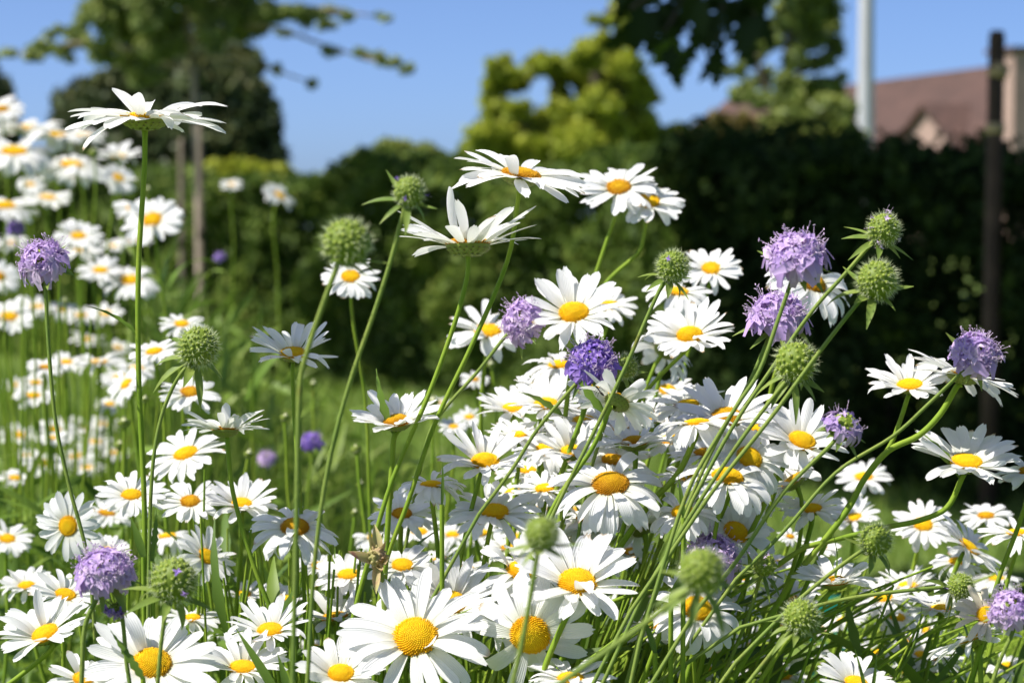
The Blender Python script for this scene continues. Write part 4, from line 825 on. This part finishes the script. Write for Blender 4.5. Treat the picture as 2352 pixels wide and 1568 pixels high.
scabious(1942, 972, .95, 60, 60, 60, 'fading scabious, green centre with dull violet remains', [(1905, 1025), (1800, 1130), (1690, 1290), (1600, 1400)], n=60, faded=.85)
scabious(715, 1010, 1.75, 34, 60, 90, 'blurred violet scabious in the lawn gap', None, lean=0, n=50, mat='floret_violet')
scabious(612, 1050, 2.0, 28, 60, 90, 'faint pale scabious near the cream buds', None, lean=0, n=40)
scabious(505, 588, 2.8, 18, 60, 90, 'dark dim scabious beside the stakes', None, lean=0, n=30, mat='floret_violet')
scabious(38, 520, 2.4, 26, 60, 90, 'dark dim scabious among the high blurred stems', None, lean=0, n=30, mat='floret_violet')
scabious(262, 1405, .93, 34, 100, 260, 'crumpled dark violet scabious remnant under the shaggy one', None, lean=0, n=24, mat='floret_violet')

seed_head(797, 558, .79, 66, 62, 62, 'large blurred green seed head over the hedge with a dark stalk', [(772, 618), (745, 690), (708, 800), (688, 900), (681, 1200), (672, 1568)], lean=0, bl=1.0, down=.5, sr=.00135)
seed_head(940, 440, .86, 42, 60, 80, 'small blurred seed head topping a long leaning stem', [(928, 480), (900, 590), (862, 710), (800, 890), (752, 1080), (722, 1300), (706, 1568)], lean=0, bl=1.5, withered=3, sr=.0012)
seed_head(455, 796, 1.03, 54, 58, 75, 'prickly sharp seed head with spreading green bracts beside the tall stem', [(420, 852), (392, 900), (366, 975), (350, 1080), (343, 1250), (338, 1568)], lean=0, nb=190, bl=1.35)
seed_head(1546, 613, 1.0, 44, 70, 70, 'bristly seed head with a scrap of violet petal over the hedge', [(1526, 645), (1490, 720), (1440, 835), (1380, 960), (1290, 1140), (1230, 1270), (1180, 1400)], nb=190, withered=2, bl=1.1)
seed_head(2030, 527, 1.0, 44, 62, 65, 'seed head with curled withered florets against black shade', [(2005, 556), (1940, 630), (1865, 715), (1770, 850), (1680, 985), (1590, 1150)], nb=150, withered=16, bl=1.3)
seed_head(2015, 644, .95, 54, 60, 72, 'round plain seed head below the withered floret one', [(1980, 685), (1882, 808), (1770, 960), (1650, 1110), (1560, 1240), (1450, 1400)], nb=170, bl=1.25)
seed_head(1828, 832, .96, 56, 55, 78, 'knobbly seed head with a drooping bright bract over the cluster', [(1800, 882), (1720, 985), (1640, 1100), (1570, 1210), (1480, 1360)], nb=110, bl=1.25, down=-.4)
seed_head(1245, 1226, .74, 46, 60, 85, 'soft blurred green ball before the arched stem daisy', [(1233, 1280), (1217, 1380), (1200, 1470), (1178, 1568)], lean=0)
seed_head(1612, 1310, .71, 62, 55, 80, 'largest blurred seed head before the half covered scabious', [(1592, 1345), (1480, 1432), (1370, 1510), (1270, 1580)], nb=110, bl=1.3, sr=.0013)
seed_head(400, 1332, .90, 62, 55, 80, 'blurred seed head with ragged bracts next to the shaggy scabious', [(383, 1390), (370, 1480), (362, 1568)], lean=0, bl=1.2, withered=2)
seed_head(1840, 1416, .95, 48, 62, 70, 'hairy pale seed head low in the stems', [(1815, 1448), (1762, 1512), (1700, 1590)])
seed_head(2012, 1240, .97, 44, 60, 70, 'shaded dark seed head beside the goblet shaped daisy', [(1978, 1265), (1840, 1372), (1690, 1520)])
seed_head(2206, 1346, 1.01, 36, 70, 20, 'small prickly seed head on a nearly level stem', [(2168, 1348), (2010, 1364), (1885, 1388), (1700, 1440)], nb=170, bl=1.3, withered=1)
seed_head(1436, 842, 1.06, 34, 60, 60, 'small bristly seed head half behind the deep violet scabious', None, nb=130)
seed_head(1756, 1296, 1.03, 32, 50, 70, 'dry reddish seed head behind the largest blurred one', None, nb=60, bl=1.5, withered=15)

# ------------------------------------------------------------------ dried head, ant, plant tag, filler greenery
rg = np.random.default_rng(77); C = px(866, 1268, 1.0); nv = Vector((.05, -.3, 1)).normalized(); r = .0075
pts = stem_points(C - nv * r * .6, nv, 1.0, [(878, 1330), (884, 1420), (895, 1568)], 0, rg, .02)
t = thing('dried_flower_head', (pts[-1].x, pts[-1].y, 0), 'dried brown scabious head with curled papery bracts beside leaning stems', 'dried head')
O = C - t.location; b = B(); ico(b, O - nv * r * .3, r * .55, nv, rg, 40, bump=.3); b.build('receptacle', M['dry_bract'], t)
b = B()
for (ax, ln, wd, bd) in [((-1.0, -.3, .35), .021, .0058, -.8), ((-.35, .1, 1), .017, .0034, -.5), ((.0, .1, 1.2), .020, .0065, .5), ((.35, 0, 1), .014, .0032, -.6), ((.9, -.2, .25), .014, .006, -1.4), ((.5, -.5, .4), .010, .0036, -1.0), ((-.25, -.5, .8), .011, .0034, -.6), ((-.15, -.4, -1), .022, .0052, -.9), ((.22, -.6, -.9), .014, .0040, -1.4)]:
    add_leaf(b, O - nv * r * .6, ax, (.3, -1, .2), ln * .85, wd * .75, bend=bd, rows=10, fold=.9, shape=.55)
b.build('bract', M['dry_bract'], t); b = B(); add_tube(b, [p - t.location for p in pts], .0012, 7, cap=False); b.build('stem', M['stem_scabious'], t)

C = px(1376, 896, 1.005); t = thing('ant', C, 'small dark ant on the petals of the turned away daisy', 'ant'); b = B()
def ell(b, c, a, e, n=8):
    V = [c + Vector((a * math.cos(math.pi * (j / 6 - .5)) * math.cos(k * .7854) * .6, a * math.cos(math.pi * (j / 6 - .5)) * math.sin(k * .7854) * .6, 0)) + e * math.sin(math.pi * (j / 6 - .5)) for j in range(7) for k in range(8)]
    b.add([tuple(v) for v in V], grid_quads(8, 7, True))
ax = Vector((.6, -.2, -.75)).normalized()
for k, s in ((-.0016, .0009), (0, .0006), (.0018, .0012)): ell(b, ax * k, s, ax * s * 1.2)
for k in (-.0004, 0, .0005):
    for s in (-1, 1):
        sd = ax.cross(Vector((0, -1, .2))).normalized() * s; add_tube(b, [ax * k, ax * k * 2 + sd * .0012 + Vector((0, -.0004, .0003)), ax * k * 3 + sd * .002 + Vector((0, .0006, -.0006))], .00012, 4)
b.build('body', M['ant_black'], t)

C = px(1908, 1400, 1.9); t = thing('plant_tag', Vector((C.x, C.y, 0)), 'teal green plastic plant tag half hidden behind the stems', 'plant tag'); b = B(); h = px(1925, 1368, 1.9).z
for k in range(8): pass
add_box(b, (-.016, -.0012, -.02), (.016, .0012, h)); b.build('blade', M['teal_plastic'], t, smooth=False)

# leafy tangle under and between the flowers: nobody could count it
rg = np.random.default_rng(91)
def filler(n, name, kind):
    b = B()
    for _ in range(n):
        d = 1.06 + 1.6 * rg.random() ** 1.4; xp = rg.uniform(-150, 2500)
        # the tangle's top, read in the picture: high at the first flowers, low over the lawn gap
        ytop = np.interp(xp, [-150, 250, 420, 560, 900, 1150, 1500, 1800, 2500], [560, 700, 1000, 1160, 1230, 1180, 1190, 1230, 1300])
        ytop = ytop + (d - 1.0) * (-60 if xp < 450 else 40); y = ytop + abs(rg.normal(0, 150)) + rg.uniform(0, 60)
        if kind == 'leaf' and xp > 1550 and rg.random() < .45: continue
        if kind == 'leaf': y += 70 if xp > 450 else 420
        if xp < 420:
            if kind == 'stem' and rg.random() < .7: continue
            d = 1.45 + 1.1 * rg.random()
        p = px(xp, y, d)
        if p.z < .05: continue
        ln = -.16 if xp > 1300 else .0
        if kind == 'stem':
            base = Vector((p.x + ln * rg.uniform(.3, 1.6) + rg.normal(0, .03), p.y + rg.normal(0, .03), 0)); q = bezier(p, p + Vector((ln * .25 + rg.normal(0, .015), 0, -.12)), Vector((base.x, base.y, p.z * .5)), base, 7)
            if xp > 1600 and rg.random() < .6:
                sl = rg.uniform(.15, .8); q = bezier(p, p + Vector((-.10, 0, -.10 * sl)), p + Vector((-.24, 0, -.26 * sl)), Vector((p.x - .34, p.y, 0)), 10); base = q[-1]
            add_tube(b, q, [.0006] + [rg.uniform(.0006, .0011)] * (len(q) - 1), 5, rnd=rg.uniform(.45, 1), cap=False)
        else:
            for k in range(3):
                o = Vector((rg.normal(0, .012), rg.normal(0, .012), -.05 * k)); add_leaf(b, p + o - Vector((0, 0, .03)), (rg.normal(-.1 if ln else 0, .7), rg.normal(0, .7), rg.uniform(.2, 1.2)), (rg.normal(), rg.normal(), .6), rg.uniform(.025, .06), rg.uniform(.0035, .008), bend=rg.uniform(.1, 1.2), rows=7, rnd=rg.uniform(0, .8), serr=.25 if rg.random() < .5 else 0)
    o = b.build(name, M['leaf_green' if kind == 'leaf' else 'stem_daisy']); return o
tag(filler(1250, 'stems', 'stem'), 'tangle of thin green stems filling the flower bed', 'stems', kind='stuff')
tag(filler(1700, 'leaves', 'leaf'), 'mass of narrow green leaves under the daisies', 'leaves', kind='stuff')
# soft wild growth between the bed and the mown grass
b = B()
for _ in range(1700):
    d = rg.uniform(2.0, 5.5); xp = rg.uniform(330, 1120); yt = np.interp(xp, [330, 480, 620, 800, 1000, 1120], [560, 640, 800, 930, 1010, 1060]) + abs(rg.normal(0, 190)) + rg.uniform(0, 40); p = px(xp, yt, d)
    if p.z < .06: continue
    base = Vector((p.x + rg.normal(0, .05), p.y + rg.normal(0, .05), 0)); q = bezier(p, p + Vector((rg.normal(0, .03), 0, -p.z * .3)), Vector((base.x, base.y, p.z * .5)), base, 5)
    add_tube(b, q, [.0005] + [rg.uniform(.0008, .0018)] * 4, 4, rnd=rg.uniform(.3, 1), cap=False)
    for k in range(2):
        f = rg.uniform(.0, .7); o = p * (1 - f) + base * f; add_leaf(b, o, (rg.normal(0, .7), rg.normal(0, .7), rg.uniform(.3, 1.2)), (rg.normal(), rg.normal(), .5), rg.uniform(.04, .11), rg.uniform(.005, .012), bend=rg.uniform(.2, 1.3), rows=5, rnd=rg.uniform(.2, 1))
tag(b.build('undergrowth', M['lawn_blade']), 'soft blurred wild grass and weeds between the bed and the hedge', 'undergrowth', kind='stuff')
# long grass blades that stand out one by one
for (x, y, d, x2, y2, wd, lab) in [(545, 1440, .97, 640, 1600, .004, 'broad grass blade lying over the border daisy'), (2020, 1500, .98, 2000, 1600, .0018, 'thin dark grass blade standing over the bottom border daisy'), (1970, 1490, .98, 1990, 1600, .0018, 'thin curved grass blade beside the bottom border daisy'), (1480, 1410, 1.0, 1505, 1500, .003, 'short dark pointed leaf blade in the tangle of stems'), (640, 1500, .96, 665, 1600, .0035, 'dark green leaf blade by the two upright stems'), (255, 1445, .93, 330, 1560, .004, 'toothed dark leaf blade crossing the big crossed daisy'), (362, 1170, 1.03, 350, 1290, .0038, 'toothed dark leaf blade beside the tall stem'), (302, 1185, 1.03, 330, 1280, .0038, 'curled dark leaf blade hugging the tall stem'), (1562, 1090, 1.0, 1570, 1190, .0022, 'slim green leaf blade where the slanting stems fork'), (1590, 1290, 1.0, 1540, 1380, .005, 'broad pale leaf blade under the fork of the stems'), (1020, 1060, 1.02, 1015, 1160, .0016, 'needle thin leaf blade above the lawn gap')]:
    a, c = px(x, y, d), px(x2, y2, d); t = thing('leaf_blade', Vector((c.x, c.y, 0)), lab, 'blade', 'single leaf blades among the flowers'); b = B(); v = a - c
    add_leaf(b, c - t.location, v, (.3, -1, .2), v.length, wd, bend=.25, rows=15, rnd=.45, serr=.4 if 'toothed' in lab else 0); b.build('leaf', M['leaf_green'], t)
    b = B(); add_tube(b, [Vector((0, 0, 0)), (c - t.location) * .5, c - t.location + v * .02], .0011, 6, cap=False); b.build('stem', M['stem_daisy'], t)
